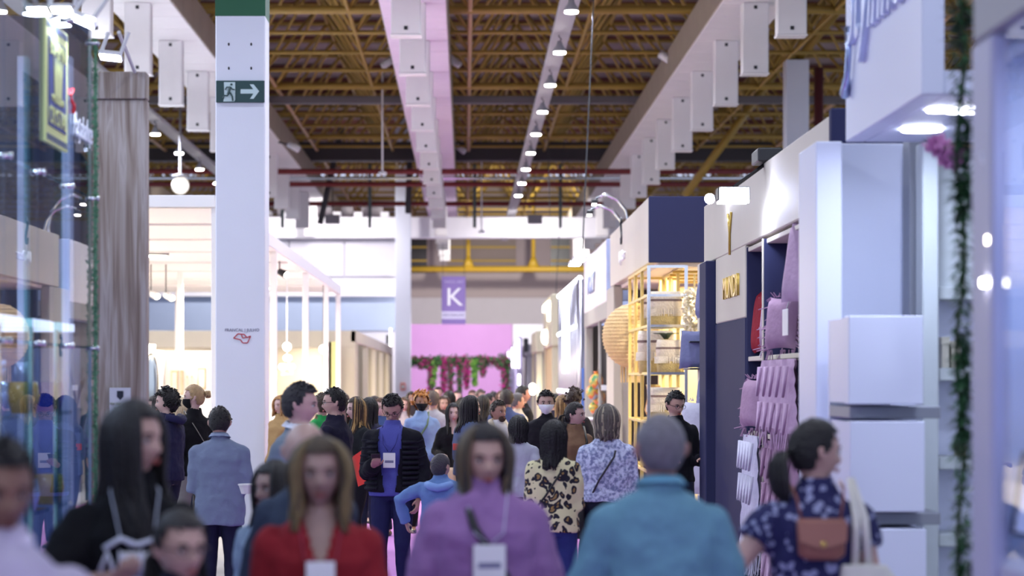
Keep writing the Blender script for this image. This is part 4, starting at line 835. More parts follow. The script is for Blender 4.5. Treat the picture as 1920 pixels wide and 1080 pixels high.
for i in range(16): a = random.uniform(0, 6.28); b.path([(X(1133, 38.6), 38.6, 1.35), (X(1133, 38.6)+.06*math.cos(a), 38.6+.06*math.sin(a), 1.6), (X(1133, 38.6)+.12*math.cos(a), 38.6+.12*math.sin(a), random.uniform(1.7, 2.0))], .006, 4)
b.build('branches', mat('dried', srgb(120, 100, 80), .8), sc2); MB().bbox(X(1128, 38.5), X(1138, 38.5), 38.3, 38.8, 0, 1.35, .01).build('stand', BLACK, sc2); MB().box(X(1127, 38.2), X(1138, 38.2), 38.2, 38.22, Z(732, 38.2), Z(722, 38.2)).build('card', WHITE, sc2)
# mirrored tube stand
ms = thing('mirrored_tube_stand', (2.6, 51, 0), 'shiny mirrored stand with chrome tubes and glowing vertical strips', 'stand')
MIR = mat('mirror_panel', (.36, .34, .42), .25, 1)
MB().box(RX+.25, RX+.3, YR(1089), YR(1049), 0, 3.75).build('mirror_wall', MIR, ms)
MB().box(RX+.2, RX+1.8, YR(1089), YR(1089)+.1, 0, 3.95).build('end_panel', paint(176, 190, 222), ms)
n = 11
for i in range(n):
    y = YR(1089)+(YR(1050)-YR(1089))*i/(n-1); MB().tube((RX, y, 0), (RX, y, 3.72), .045 if i else .08, n=10).build('chrome_tube', mat('brushed_tube', (.42, .41, .47), .35, 1), ms, True)
    for z in (3.74, 2.85, 1.55): MB().ell((RX-.02, y, z), (.05, .05, .05), 8, 6).build('bulb', lamp(240, 244, 255, 6), ms, True)
for px in (1062, 1068): y = YR(px); MB().tube((RX-.05, y, 1.95), (RX-.05, y, 3.65), .04, n=8).build('light_strip', lamp(245, 246, 255, 4), ms, True)
tag(MB().bbox(X(1091, 44.5), X(1095, 44.5), 44.5, 44.6, 0, Z(690, 44.5), .005).build('blue_post', paint(70, 110, 190)), 'thin blue post at the foot of the mirrored stand', 'post')
# beige box stands further on
def boxstand(name, px0, px1, pxr, Y0, ztop, zbot, m, lab, inner, zi):
    t = thing(name, (RX+.5, Y0, 0), lab, 'stand')
    x0 = X(px1, Y0); x1 = X(pxr, Y0); Y1 = x0*FP/(px0-873)
    MB().bbox(x0, x1, Y0, Y1, zbot, ztop, .02).build('box_head', m, t); MB().bbox(x0+.08, x1, Y0+.4, Y1, 0, zbot, .02).build('body', inner, t)
    for y in (Y0+.1, Y1-.3): MB().bbox(x0+.02, x0+.2, y, y+.25, 0, zbot, .01).build('pier', m, t)
    return t, x0, x1, Y1
YC = mat('warm_cream', srgb(232, 206, 150), .6); BT = mat('beige_laminate', srgb(208, 200, 170), .6)
t, x0, x1, Y1 = boxstand('beige_box_stand', 1018, 1034, 1049, 60.5, 3.95, 2.65, BT, 'far beige stand with a boxy head and glowing corner sign', YC, 0)
MB().box(x0-.05, x0, 61.5, 62.2, Z(600, 61), Z(566, 61)).build('glowing_stroke', lamp(255, 246, 220, 5), t); MB().box(x0-.05, x0, 61.5, 66, Z(568, 61)-.1, Z(563, 61)).build('glowing_stroke', lamp(255, 246, 220, 5), t); MB().ell((x0-.05, 64, Z(632, 64)), (.1, .8, .2), 10, 6).build('glowing_symbol', lamp(255, 246, 230, 4), t)
t, x0, x1, Y1 = boxstand('ochre_box_stand', 996, 1005, 1022, 74, 3.3, 2.65, BT, 'smaller beige stand left of the boxy headed one', mat('greige', srgb(150, 146, 144), .6), 0)
for z in (Z(735, 72), Z(725, 72)): MB().ell((X(1000, 73), 73.9, z), (.1, .05, .09), 12, 8).build('round_lamp', lamp(255, 250, 235, 6), t, True)
t, x0, x1, Y1 = boxstand('grey_far_stand', 978, 986, 1000, 88, 3.1, 2.7, mat('grey_laminate', srgb(150, 146, 156), .6), 'grey stand with a black sign cube far down the aisle', mat('greige', srgb(170, 166, 172), .6), 0)
MB().bbox(X(982, 86), X(991, 86), 86, 86.6, Z(660, 86), Z(634, 86), .02).build('black_cube', BLACK, t)
t = thing('lilac_far_stand', (X(965, 95), 96, 0), 'lilac white stand with vertical glowing edges at the aisle end', 'stand')
for i, px in enumerate((955, 963, 969, 975)):
    Y = 108-6*i; MB().bbox(X(px-3, Y), X(px+4, Y), Y, Y+3, 0, Z(656-8*i, Y), .02).build('fin', paint(196, 190, 226), t); MB().box(X(px-3, Y)-.02, X(px-1.5, Y), Y-.05, Y, Z(690, Y), Z(660-8*i, Y)).build('glowing_edge', lamp(250, 245, 255, 3), t)
MB().box(X(971, 88), X(975, 88), 87.8, 87.9, Z(722, 88), Z(702, 88)).build('glowing_edge', lamp(250, 250, 255, 4), t)
tag(MB().bbox(X(962, 116), X(1040, 116), 116, 116.2, 0, Z(608, 116), .02).build('white_partition', paint(214, 212, 222)), 'plain white partition right of the pink wall', 'wall')
# plain backs so that stands read as solid from the side
for (a, b, lab, nm) in ((13.5, 14.2, 'narrow white divider between white stand and cushion stand', 'divider_wall'),):
    tag(MB().bbox(2.5, 4.5, a, a+.1, 0, 3.0, .01).build(nm, WB), lab, 'wall')
# ================================================================ PEOPLE
CLOUDS = bpy.data.textures.new('folds', 'CLOUDS'); CLOUDS.noise_scale = .13
JOBS = []
def half(mb, name, m, root):
    n = len(mb.v)//2
    for q in (0, 1):
        h = MB(); h.v = mb.v[q*n:(q+1)*n]; h.f = [tuple(i-q*n for i in f) for f in mb.f if (f[0] >= n) == bool(q)]; h.build(name, m, root, True, True)
def remesh_job(mb, name, m, parent, vox, folds=0, post=None, smooth=3):
    o = bpy.data.objects.new(name, mb.mesh(name, m)); C.objects.link(o); o.parent = parent
    r = o.modifiers.new('r', 'REMESH'); r.mode = 'VOXEL'; r.voxel_size = vox; r.use_smooth_shade = True
    s = o.modifiers.new('s', 'SMOOTH'); s.factor = .5; s.iterations = smooth
    if folds:
        d = o.modifiers.new('d', 'DISPLACE'); d.texture = CLOUDS; d.strength = folds; d.mid_level = .5; d.texture_coords = 'GLOBAL'
    JOBS.append((o, post)); return o
def finish_jobs():
    dg = bpy.context.evaluated_depsgraph_get(); dg.update(); out = []
    for o, post in JOBS:
        me = bpy.data.meshes.new_from_object(o.evaluated_get(dg)); out.append(me)
    for (o, post), me in zip(JOBS, out):
        o.modifiers.clear(); nm = o.data.name; old = o.data; o.data = me; bpy.data.meshes.remove(old); me.name = nm
        if post:
            bm = bmesh.new(); bm.from_mesh(me); dead = [v for v in bm.verts if post(v.co)]
            bmesh.ops.delete(bm, geom=dead, context='VERTS')
            bm.to_mesh(me); bm.free()
        me.polygons.foreach_set('use_smooth', [True]*len(me.polygons))
SKIN = {}
def skin(rgb):
    if rgb not in SKIN:
        m = mat('skin', srgb(*rgb), .5, 0, .08, 60, .08, 10); m.node_tree.nodes['Principled BSDF'].inputs['Subsurface Weight'].default_value = .08
        m.node_tree.nodes['Principled BSDF'].inputs['Subsurface Radius'].default_value = (.02, .008, .004); SKIN[rgb] = m
    return SKIN[rgb]
def sst(a, b, x): t = max(0, min(1, (x-a)/(b-a))); return t*t*(3-2*t)
G = lambda x, s: math.exp(-(x/s)**2)
def head_verts(n, m, fem):
    mb = MB(); W_, D_, H_ = (.074, .095, .115) if not fem else (.070, .091, .112)
    for i in range(m+1):
        ph = math.pi*i/m
        for k in range(n):
            th = 2*math.pi*k/n; x, y, z = math.sin(ph)*math.cos(th), math.sin(ph)*math.sin(th), -math.cos(ph)
            f = -y
            w = 1-.30*sst(.05, 1, -z)*1.0; w *= 1+.10*4*max(0, z)*(1-max(0, z)); px, py, pz = x*W_*w*1.03, y*(1+.05*4*max(0, z)*(1-max(0, z)))*D_*(1-.20*sst(.1, 1, -z)*(1 if y > 0 else .1)), z*H_
            if f > 0:
                px *= 1-.06*f
                e = G((abs(px)-.030), .014)*G(pz-.000, .013)*sst(.2, .7, f)
                nose = G(px, .009+.005*sst(0, -.03, pz))*sst(.012, -.030, pz)*sst(-.052, -.036, pz)*sst(.3, .9, f)
                br = G(pz-.020, .010)*G(px, .055)*sst(.3, .9, f); lips = G(pz+.062, .009)*G(px, .02)*sst(.5, .95, f)
                chin = G(pz+.100, .014)*G(px, .022)*sst(.1, .6, f); ck = G(abs(px)-.040, .016)*G(pz+.032, .020)*sst(.3, .7, f)
                sub = G(pz+.080, .006)*G(px, .018)*sst(.4, .9, f)
                py -= -.009*e+.024*nose+.004*br+.006*lips+.010*chin+.004*ck-.004*sub
            mb.v.append((px, py, pz))
    for i in range(m):
        for k in range(n):
            k2 = (k+1) % n; mb.f.append((i*n+k, i*n+k2, (i+1)*n+k2, (i+1)*n+k))
    for s in (-1, 1):   # ears
        mb.path([(s*W_*.98, .005, .018), (s*(W_+.012), .016, .012), (s*(W_+.010), .014, -.014), (s*W_*.93, .004, -.030)], [.009, .012, .010, .006], 8)
    return mb
def ik(S, T, a, b, hint):
    d = T-S; L = min(d.length, (a+b)*.995); d.normalize(); T = S+d*L
    x = (a*a-b*b+L*L)/(2*L); h = math.sqrt(max(0, a*a-x*x)); n = hint-d*hint.dot(d)
    if n.length < 1e-5: n = Vector((0, 1, 0))
    n.normalize(); return S+d*x+n*h, T
ARMS = {  # wrist target relative to shoulder (side-outwards x, front -y, z), elbow hint
    'down': ((.05, -.05, -.50), (.4, 1, 0)), 'swing': ((.06, -.18, -.46), (.4, 1, 0)), 'back': ((.05, .14, -.47), (.3, 1, 0)),
    'bent': ((.0, -.25, -.26), (.22, .7, -1)), 'phone': ((-.06, -.26, -.22), (.35, .6, -1)), 'out': ((.06, -.20, -.27), (1, .5, -.6)),
    'behind': ((-.14, .12, -.42), (1, .4, 0)), 'belly': ((-.12, -.22, -.25), (1, .4, -.6)), 'reach': ((.22, -.20, -.34), (.5, .6, -1)), 'hold': ((.02, -.20, -.30), (.6, .8, -1)), 'hip': ((.04, .0, -.36), (1, .4, 0))}
def hand(mb, W, E, k, side, curl=.6, r=1):
    d = (W-E).normalized(); up = Vector((0, 0, 1)) if abs(d.z) < .9 else Vector((0, -1, 0))
    lat = Vector((0, -1, 0)) if abs(d.z) > .6 else Vector((-side, 0, 0)); lat = (lat-d*lat.dot(d)).normalized(); pn = d.cross(lat).normalized()
    if pn.x*side > 0: pn = -pn     # palm normal towards body
    mb.path([W-d*.02, W+d*.035*k, W+d*.085*k], [.024*k, .036*k, .037*k], 8, flat=.9, up=lat) if False else None
    for t in (-1, 0, 1): mb.path([W-d*.01, W+d*.05*k+lat*t*.020*k, W+d*.088*k+lat*t*.025*k], [.022*k, .017*k, .013*k], 7)
    for i, (o, L) in enumerate(((.033, .068), (.011, .078), (-.011, .072), (-.032, .056))):
        p0 = W+d*.082*k+lat*o*k; a1 = curl*.7; p1 = p0+(d*math.cos(a1)+pn*math.sin(a1))*L*.5*k; a2 = curl*1.7; p2 = p1+(d*math.cos(a2)+pn*math.sin(a2))*L*.32*k; a3 = curl*2.3
        p3 = p2+(d*math.cos(a3)+pn*math.sin(a3))*L*.25*k; mb.path([p0-d*.012, p0, p1, p2, p3], [.0095*k*r, .0095*k*r, .009*k*r, .008*k*r, .006*k*r], 6)
    q0 = W+d*.025*k+lat*.026*k; q1 = q0+(d*.5+lat*.7+pn*.3).normalized()*.038*k; q2 = q1+(d*.85+lat*.2+pn*.45).normalized()*.028*k; q3 = q2+(d*.9+pn*.4).normalized()*.02*k
    mb.path([q0, q1, q2, q3], [.014*k, .0115*k, .0105*k, .007*k], 6); return W+d*.09*k+pn*.03*k
def person(label, px, S, H, yaw, head=0, pitch=0, fem=False, skn=(196, 150, 128), top=(60, 60, 70), topm=None, sleeve=1.0, hem=.50, fit=1.0, bottom=(40, 44, 66), arms=('down', 'down'),
           hair='short', hc=(34, 28, 28), hlen=.3, neck=.0, jacket=None, inner=None, vneck=0, step=.0, wide=1.0, curl=.6, lean=0, shoes=(30, 28, 30), group=None, skirt=False, bdepth=1.0, hc2=None, roll=0, hvol=0, nk=.03):
    Y = FP/S; k = (H+nk)/1.75; near = S > 420; mid = S > 175
    vox = .0085 if near else (.0115 if mid else .018)
    root = thing('person', (X(px, Y), Y, 0), label, 'person', group, math.radians(yaw))
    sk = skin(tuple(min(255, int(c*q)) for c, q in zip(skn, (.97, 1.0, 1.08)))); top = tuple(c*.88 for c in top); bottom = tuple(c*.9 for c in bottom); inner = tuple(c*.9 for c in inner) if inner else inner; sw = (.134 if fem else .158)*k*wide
    T = []; PV = lambda x, y, z: Vector((x*k, y*k, z*k))
    rows_m = [(.84, .10, .09), (.90, .165, .112), (.96, .168, .115), (1.07, .145*bdepth**.5, .102*bdepth), (1.18, .150, .108*bdepth**.7), (1.30, .168, .115), (1.36, .166, .100), (1.40, .138, .086), (1.43, .100, .074), (1.455, .072, .064), (1.48, .060, .058)]
    rows_f = [(.84, .10, .09), (.90, .170, .118), (.96, .172, .120), (1.08, .125*bdepth**.5, .090*bdepth), (1.18, .132, .100), (1.28, .148, .122), (1.34, .144, .096), (1.385, .118, .082), (1.42, .082, .066), (1.45, .060, .056), (1.475, .052, .052)]
    rows = rows_f if fem else rows_m
    hcz = H-.128*k**.5; hk = .5+.5*k
    body = MB()
    body.rings([(z*k, a*k*wide-.006, b*k-.006, 0, -.008*k if (fem and 1.2 < z < 1.33) else 0) for z, a, b in rows], 20)
    nb = PV(0, .012, 1.42); hb = Vector((0, 0, hcz))
    body.path([nb, Vector((0, .006, hcz-.10*hk)), Vector((0, .004, hcz-.03))], [.060*k if not fem else .050*k, .052*k if not fem else .043*k, .050*k], 12)
    shp, elb, wrs, tips = [], [], [], []
    a_, b_ = .285*k, .255*k
    for si, s in enumerate((-1, 1)):
        Sh = Vector((s*sw, .0, 1.352*k)); tgt, hint = ARMS[arms[si]] if isinstance(arms[si], str) else arms[si]
        Tg = Sh+Vector((s*tgt[0], tgt[1], tgt[2]))*k; Eb, Wr = ik(Sh, Tg, a_, b_, Vector((s*hint[0], hint[1], hint[2])))
        body.ell(tuple(Sh), (.052*k, .054*k, .048*k), 12, 8); body.path([Sh, Sh.lerp(Eb, .5), Eb, Eb.lerp(Wr, .4), Wr], [.050*k, .046*k, .039*k, .038*k, .026*k], 10)
        if mid: tips.append(hand(body, Wr, Eb, k, s, curl))
        else: body.path([Wr, Wr+(Wr-Eb).normalized()*.09*k, Wr+(Wr-Eb).normalized()*.16*k], [.026*k, .034*k, .016*k], 8); tips.append(Wr+(Wr-Eb).normalized()*.1*k)
        shp.append(Sh); elb.append(Eb); wrs.append(Wr)
    feet = []
    for s in (-1, 1):
        hp = PV(s*.088, 0, .90); ft = Vector((s*.10*k, s*step*k, .075*k)); kn, ft = ik(hp, ft, .415*k, .425*k, Vector((0, -1, 0)))
        body.path([hp, hp.lerp(kn, .5), kn, kn.lerp(ft, .35), ft], [.082*k, .072*k, .056*k, .055*k, .037*k], 10); body.path([ft, ft+Vector((0, -.05, -.03))*k, ft+Vector((0, -.14, -.045))*k], [.036*k, .034*k, .026*k], 8)
        feet.append((hp, kn, ft))
    HM = Matrix.Translation(hb) @ Matrix.Rotation(math.radians(head), 4, 'Z') @ Matrix.Rotation(math.radians(pitch), 4, 'X') @ Matrix.Rotation(math.radians(roll), 4, 'Y') @ Matrix.Diagonal((hk, hk, hk, 1))
    hd = head_verts(*((56, 44) if near else (40, 32) if mid else (24, 20)), fem)
    hd.xf(HM); n0 = len(body.v); body.v += hd.v; body.f += [tuple(n0+i for i in q) for q in hd.f]
    remesh_job(body, 'body', sk, root, vox*.85, smooth=1)
    W_, D_, H_ = (.074, .095, .115) if not fem else (.070, .091, .112)
    # face details
    if S > 110:
        fr = HM.to_3x3() @ Vector((0, -1, 0)); fw = (Matrix.Rotation(math.radians(yaw), 3, 'Z') @ fr).y
        if fw < .45:
            E_ = MB(); I_ = MB(); B_ = MB()
            for s in (-1, 1):
                E_.ell((s*.0305, -.0745 if fem else -.078, .0), (.0120, .0108, .0068), 12, 8); I_.ell((s*.0305, -.0830 if fem else -.0865, .0), (.0056, .0040, .0058), 10, 6)
                B_.path([(s*.014, -.0905 if fem else -.094, .017), (s*.030, -.088 if fem else -.091, .0225), (s*.046, -.077 if fem else -.080, .017)], [.0025, .0036, .002], 6)
                B_.path([(s*.018, -.0855 if fem else -.089, .004), (s*.030, -.0865 if fem else -.0895, .009), (s*.043, -.078, .003)], [.0015, .0024, .0012], 5)
            L_ = MB(); ly = -.0925 if fem else -.096
            L_.path([(-.022, ly+.009, -.063), (-.010, ly-.001, -.0605), (0, ly-.003, -.062), (.010, ly-.001, -.0605), (.022, ly+.009, -.063)], [.001, .0035, .0035, .0035, .001], 6); L_.path([(-.018, ly+.007, -.066), (0, ly-.003, -.0695), (.018, ly+.007, -.066)], [.001, .0046, .001], 6)
            E_.xf(HM); I_.xf(HM); B_.xf(HM); half(E_, 'eye', mat('eye_white', srgb(214, 208, 205), .25), root); half(I_, 'iris', mat('iris', srgb(40, 26, 22), .2), root); half(B_, 'eyebrow', mat('brow', srgb(*[c*.8 for c in hc]), .9), root)
            #, mat('eye_white', srgb(214, 208, 205), .25), root, True, True); I_.xf(HM).build('irises', mat('iris', srgb(40, 26, 22), .2), root, True, True)
            L_.xf(HM).build('lips', mat('lips', srgb(skn[0]*.82, skn[1]*.52, skn[2]*.56), .45), root, True, True)
    # hair
    hm = mat('hair', srgb(*hc), .5, 0, .6, 90, .45, 30, spec=.4); hm2 = mat('hair', srgb(*hc2), .5, 0, .6, 90, .3, 30, spec=.4) if hc2 else hm
    if hair != 'bald':
        cap = MB(); n, m = (40, 30) if mid else (24, 18); th_ = {'short': .009, 'buzz': .005, 'long': .014, 'bun': .010, 'pony': .011, 'curly': .02, 'afro': .02}[hair]
        pts = {}
        for i in range(m+1):
            ph = math.pi*i/m
            for q in range(n):
                t = 2*math.pi*q/n; x, y, z = math.sin(ph)*math.cos(t), math.sin(ph)*math.sin(t), -math.cos(ph); f = -y
                hl = -.62+sst(-.35, .0, f)*.55+sst(.18, .55, f)*.62
                if hair in ('long', 'afro', 'curly') and f < .1: hl -= .15
                th = th_*sst(-.03, .10, z-hl)+.000; th += (.007 if hair == 'short' else .004)*sst(.2, .9, z)
                if hair == 'buzz': th = .004*sst(-.02, .1, z-hl)
                w = 1-.30*sst(.05, 1, -z); u_ = 4*max(0, z)*(1-max(0, z)); w *= 1.03*(1+.10*u_)*(1-.06*max(0, f))
                nx = random.gauss(0, 1)*(.0018 if hair != 'buzz' else .0004)
                cap.v.append((x*(W_*w+th+nx), y*(D_*(1+.05*u_)*(1-.20*sst(.1, 1, -z)*(1 if y > 0 else .1))+th+nx), z*(H_+th*.9+nx)))
                pts[(i, q)] = z > hl-.02
        for i in range(m):
            for q in range(n):
                q2 = (q+1) % n
                if pts[(i, q)] and pts[(i, q2)] and pts[(i+1, q2)] and pts[(i+1, q)]: cap.f.append((i*n+q, i*n+q2, (i+1)*n+q2, (i+1)*n+q))
        hmb = cap; strands = MB(); str2 = MB()
        def strand(pts, r, alt=False): (str2 if alt else strands).path(pts, r, 5 if mid else 4, flat=.6)
        if hair == 'long':
            N = 190 if near else (110 if mid else 46); L = hlen*k
            Rz = math.radians(head); 
            for i in range(N):
                az = random.uniform(-122, 122) if i % 3 else random.choice([-1, 1])*random.uniform(70, 128); a = math.radians(az); sx, sy = math.sin(a), math.cos(a)
                r0 = random.uniform(.010, .020)+hvol*random.random(); P = []
                for j in range(5):
                    ph = math.radians(18+72*j/4); P.append(Vector((sx*math.sin(ph)*(W_+r0), sy*math.sin(ph)*(D_+r0)-(.012 if abs(az) > 95 else 0), math.cos(ph)*(H_+.010))))
                Lx = L*random.uniform(.86, 1.06)*(1 if abs(az) < 100 else .9); e = P[-1]; wv = random.uniform(0, 6.28); nseg = 6
                for j in range(1, nseg+1):
                    t = j/nseg; z = e.z-Lx*t; fl = .010*math.sin(t*7+wv)*t; ins = .010*t if z > -.17 else 0
                    ow = .050*sst(-.13, -.26, z); front = .055*sst(-.13, -.30, z) if abs(az) > 80 else 0
                    P.append(Vector((e.x*(1-.12*sst(0, .5, t))+sx*(ow*.6 if abs(az) > 80 else 0)+fl, e.y+sy*ow*1.1*(1 if abs(az) <= 80 else .3)-front+fl*.5, z)))
                strand([HM @ p for p in P], [.006, .010, .012, .013, .013]+[.0125*hk]*4+[.009, .004] if not near else [.004, .007, .009, .010, .010]+[.0095]*4+[.007, .003], hc2 is not None and random.random() < (.5 if abs(az) > 60 else .25))
        elif hair in ('bun', 'pony'):
            N = 60 if near else 30
            for i in range(N):
                az = math.radians(random.uniform(-160, 160)); el = math.radians(random.uniform(20, 95)); tg_ = Vector((0, D_+.02, .02 if hair == 'bun' else .0))
                p0 = Vector((math.sin(az)*math.sin(el)*(W_+.008), math.cos(az)*math.sin(el)*(D_+.008), math.cos(el)*(H_+.008)))
                if p0.z < -.02 or (p0.y < -.05 and p0.z < .05): continue
                mdp = (p0+tg_)*.5; sc_ = 1/max(.5, math.sqrt((mdp.x/(W_+.012))**2+(mdp.y/(D_+.012))**2+(mdp.z/(H_+.012))**2)); strand([HM @ p for p in (p0, mdp*sc_, tg_)], [.005, .008, .006])
            if hair == 'bun':
                for i in range(26): a = random.uniform(0, 6.28); c0 = Vector((0, D_+.038, .03)); r = .028; strand([HM @ (c0+Vector((r*math.cos(a+q*.7)*random.uniform(.7, 1.1), .018*math.sin(q+i), r*math.sin(a+q*.7)))) for q in range(5)], [.007, .011, .012, .011, .006])
            else:
                for i in range(46 if near else 26):
                    u = random.gauss(0, .012); P = [Vector((u*.4, D_+.012, .0)), Vector((u, D_+.040, -.01)), Vector((u*2, D_+.048, -.05)), Vector((u*2.2, D_+.045, -.05-hlen*.35)), Vector((u*2, D_+.035, -.05-hlen*.7)), Vector((u*1.2, D_+.025, -.05-hlen*random.uniform(.85, 1.05)))]
                    strand([HM @ p for p in P], [.006, .010, .012, .013, .010, .003])
        elif hair in ('curly', 'afro'):
            N = 260 if mid else 110; R = .030 if hair == 'curly' else .055
            for i in range(N):
                az = random.uniform(0, 6.28); el = math.acos(random.uniform(-.25, 1)); x, y, z = math.sin(az)*math.sin(el), math.cos(az)*math.sin(el), math.cos(el)
                if y < -.25 and z < .45: continue
                r = random.uniform(.3, 1)*R; c0 = Vector((x*(W_+r), y*(D_+r), z*(H_+r))); q = random.uniform(0, 6)
                strand([HM @ (c0+Vector((.011*math.cos(q+j*1.5), .011*math.sin(q+j*1.5), .006*j-.01))) for j in range(5)], [.005, .008, .009, .008, .004])
        elif hair == 'short':
            for i in range(150 if mid else 60):
                az = random.uniform(0, 6.28); el = math.acos(random.uniform(.05, 1)); x, y, z = math.sin(az)*math.sin(el), math.cos(az)*math.sin(el), math.cos(el)
                if y < -.1 and z < .55: continue
                p0 = Vector((x*(W_+.008), y*(D_+.008), z*(H_+.010))); dr = Vector((x*.4+random.gauss(0, .25), -.6+random.gauss(0, .3), .35))
                p1 = p0+dr.normalized()*.016+p0.normalized()*.004; strand([HM @ p for p in (p0, (p0+p1)*.5+p0.normalized()*.006, p1)], [.006, .007, .002])
        capo = cap.xf(HM).build('hair', hm, root, True, True)
        if strands.v: strands.build('hair_strands', hm, root, True, True)['kind'] = 'stuff'
        if str2.v: str2.build('highlighted_strands', hm2, root, True, True)['kind'] = 'stuff'
    # lower clothing
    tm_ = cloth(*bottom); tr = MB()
    tr.rings([(z*k, a*k*wide+.003, b*k+.004, 0, 0) for z, a, b in rows[0:4]], 20)
    for hp, kn, ft in feet: tr.path([hp, hp.lerp(kn, .5), kn, kn.lerp(ft, .5), ft+Vector((0, 0, .01))], [.094*k, .085*k, .068*k, .064*k, .058*k], 12)
    if skirt: tr.rings([(.45*k, .24*k, .2*k, 0, 0), (.7*k, .22*k, .17*k, 0, 0), (.93*k, .18*k, .135*k, 0, 0)], 20)
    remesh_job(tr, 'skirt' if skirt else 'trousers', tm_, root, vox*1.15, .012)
    for hp, kn, ft in feet:
        s_ = MB(); s_.path([ft+Vector((0, .045, -.045))*k, ft+Vector((0, .02, -.035))*k, ft+Vector((0, -.06, -.042))*k, ft+Vector((0, -.16, -.052))*k], [.028*k, .042*k, .040*k, .022*k], 10, up=(0, 0, 1))
        for i, v in enumerate(s_.v): s_.v[i] = (v[0], v[1], max(.0, v[2]))
        s_.build('shoe', mat('leather', srgb(*shoes), .4), root, True, True)
    # tops
    def top_mesh(off, hemz, slv, dep=1.0):
        t = MB(); R = []
        Rf = lambda z: tuple(np.interp(z, [r[0] for r in rows], [r[i] for r in rows]) for i in (1, 2))
        zs_ = [hemz*1.75]+[z for z in (.84, .96, 1.07, 1.18, 1.30, 1.35, 1.385, 1.42) if z > hemz*1.75+.04]
        for z in zs_:
            a, b = Rf(max(z, .90)); a = max(a, .150 if z < 1.2 else 0) if fit > 1 else a
            R.append((z*k, (a*wide+off*(1+.5*(fit-1)*10))*k, (b+off)*k*(1 if z > 1.2 else dep), 0, -.01*k if (fem and 1.2 < z < 1.33) else 0))
        R.append((1.450*k, .078*k, .074*k, 0, .004)); R.append((1.478*k, .067*k, .070*k, 0, .006)); R.append((1.50*k, .062*k, .062*k, 0, .008)); t.rings(R, 24)
        for i in range(2):
            Sh, Eb, Wr = shp[i], elb[i], wrs[i]; o = off*k
            t.ell(tuple(Sh), (.052*k+o, .056*k+o, .048*k+o*.5), 12, 8)
            P = [Sh, Sh.lerp(Eb, .5), Eb, Eb.lerp(Wr, .5), Wr]; Rr = [.054*k+o, .050*k+o, .046*k+o, .042*k+o, .034*k+o]
            if slv >= 1: t.path(P, Rr, 12)
            elif slv > .5: q = (slv-.5)*2; t.path([P[0], P[1], P[2], P[2].lerp(Wr, q)], [Rr[0], Rr[1], Rr[2], .042*k+o], 12)
            elif slv > 0: t.path([Sh, Sh.lerp(Eb, slv*2)], [Rr[0], Rr[1]+.006], 12)
        return t
    neckcut = lambda c: c.z > 1.455*k and (c.x**2+(c.y-.01)**2) < (.058*k)**2 and c.z > 1.47*k-neck
    def vcut(c):
        if neckcut(c): return True
        return vneck and c.y < 0 and abs(c.x) < .008+(c.z-(1.47-vneck)*k)*.30 and c.z > (1.47-vneck)*k and abs(c.x) < .085*k
    if inner:
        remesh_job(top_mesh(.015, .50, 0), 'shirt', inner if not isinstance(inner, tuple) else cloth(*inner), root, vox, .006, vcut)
        op = jacket or .07
        def jcut(c): return (c.z > 1.455*k and (c.x**2+(c.y-.01)**2) < (.060*k)**2) or (c.y < 0 and abs(c.x) < op*k*(.5+.5*sst(.9, 1.3, c.z/k)) and c.z < 1.50*k)
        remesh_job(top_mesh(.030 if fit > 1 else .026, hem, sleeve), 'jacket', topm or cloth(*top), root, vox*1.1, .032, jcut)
    else:
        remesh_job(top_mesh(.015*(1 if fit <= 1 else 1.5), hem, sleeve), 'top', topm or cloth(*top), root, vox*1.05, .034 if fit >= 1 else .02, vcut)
    info = dict(root=root, k=k, HM=HM, tips=tips, wr=wrs, el=elb, sh=shp, rows=rows, W=W_, D=D_, H=H_, hk=hk, vox=vox, fem=fem, wide=wide)
    return info
def add(info, mb, name, m, smooth=True, label=None):
    o = mb.build(name, m, info['root'], smooth, True)
    if label: o['label'] = label
    return o
def glasses(I):
    b = MB()
    for s in (-1, 1):
        b.path([(s*.032+.022*math.cos(a*.628), -.100, -.001+.016*math.sin(a*.628)) for a in range(11)], .0018, 5); b.path([(s*.054, -.098, .004), (s*.076, -.05, .006), (s*.078, .01, .008)], .002, 5)
    b.path([(-.010, -.101, .003), (.010, -.101, .003)], .0018, 5); add(I, b.xf(I['HM']), 'glasses', BLACK)
def mask(I, rgb):
    b = MB(); n, m = 18, 10
    for i in range(m+1):
        for j in range(n+1):
            u = -1+2*j/n; v = i/m; a = u*1.25; z = -.012-.098*v; w = I['W']*(1-.30*sst(.05, 1, -z/I['H']))
            bulge = .014*(1-u*u)*math.sin(math.pi*min(1, v*1.1)); q = math.sqrt(max(.15, 1-(z/(I['H']*1.08))**2))
            b.v.append((math.sin(a)*(w+.006)*q*1.05, -math.cos(a)*(I['D']*1.03*q+.010+bulge), z))
    for i in range(m):
        for j in range(n): a = i*(n+1)+j; b.f.append((a, a+1, a+n+2, a+n+1))
    add(I, b.xf(I['HM']), 'face_mask', cloth(*rgb)); b = MB()
    for s in (-1, 1): b.path([(s*.066, -.03, -.03), (s*.078, .0, .0), (s*.074, .015, .01)], .0015, 4)
    add(I, b.xf(I['HM']), 'mask_strap', cloth(*rgb))
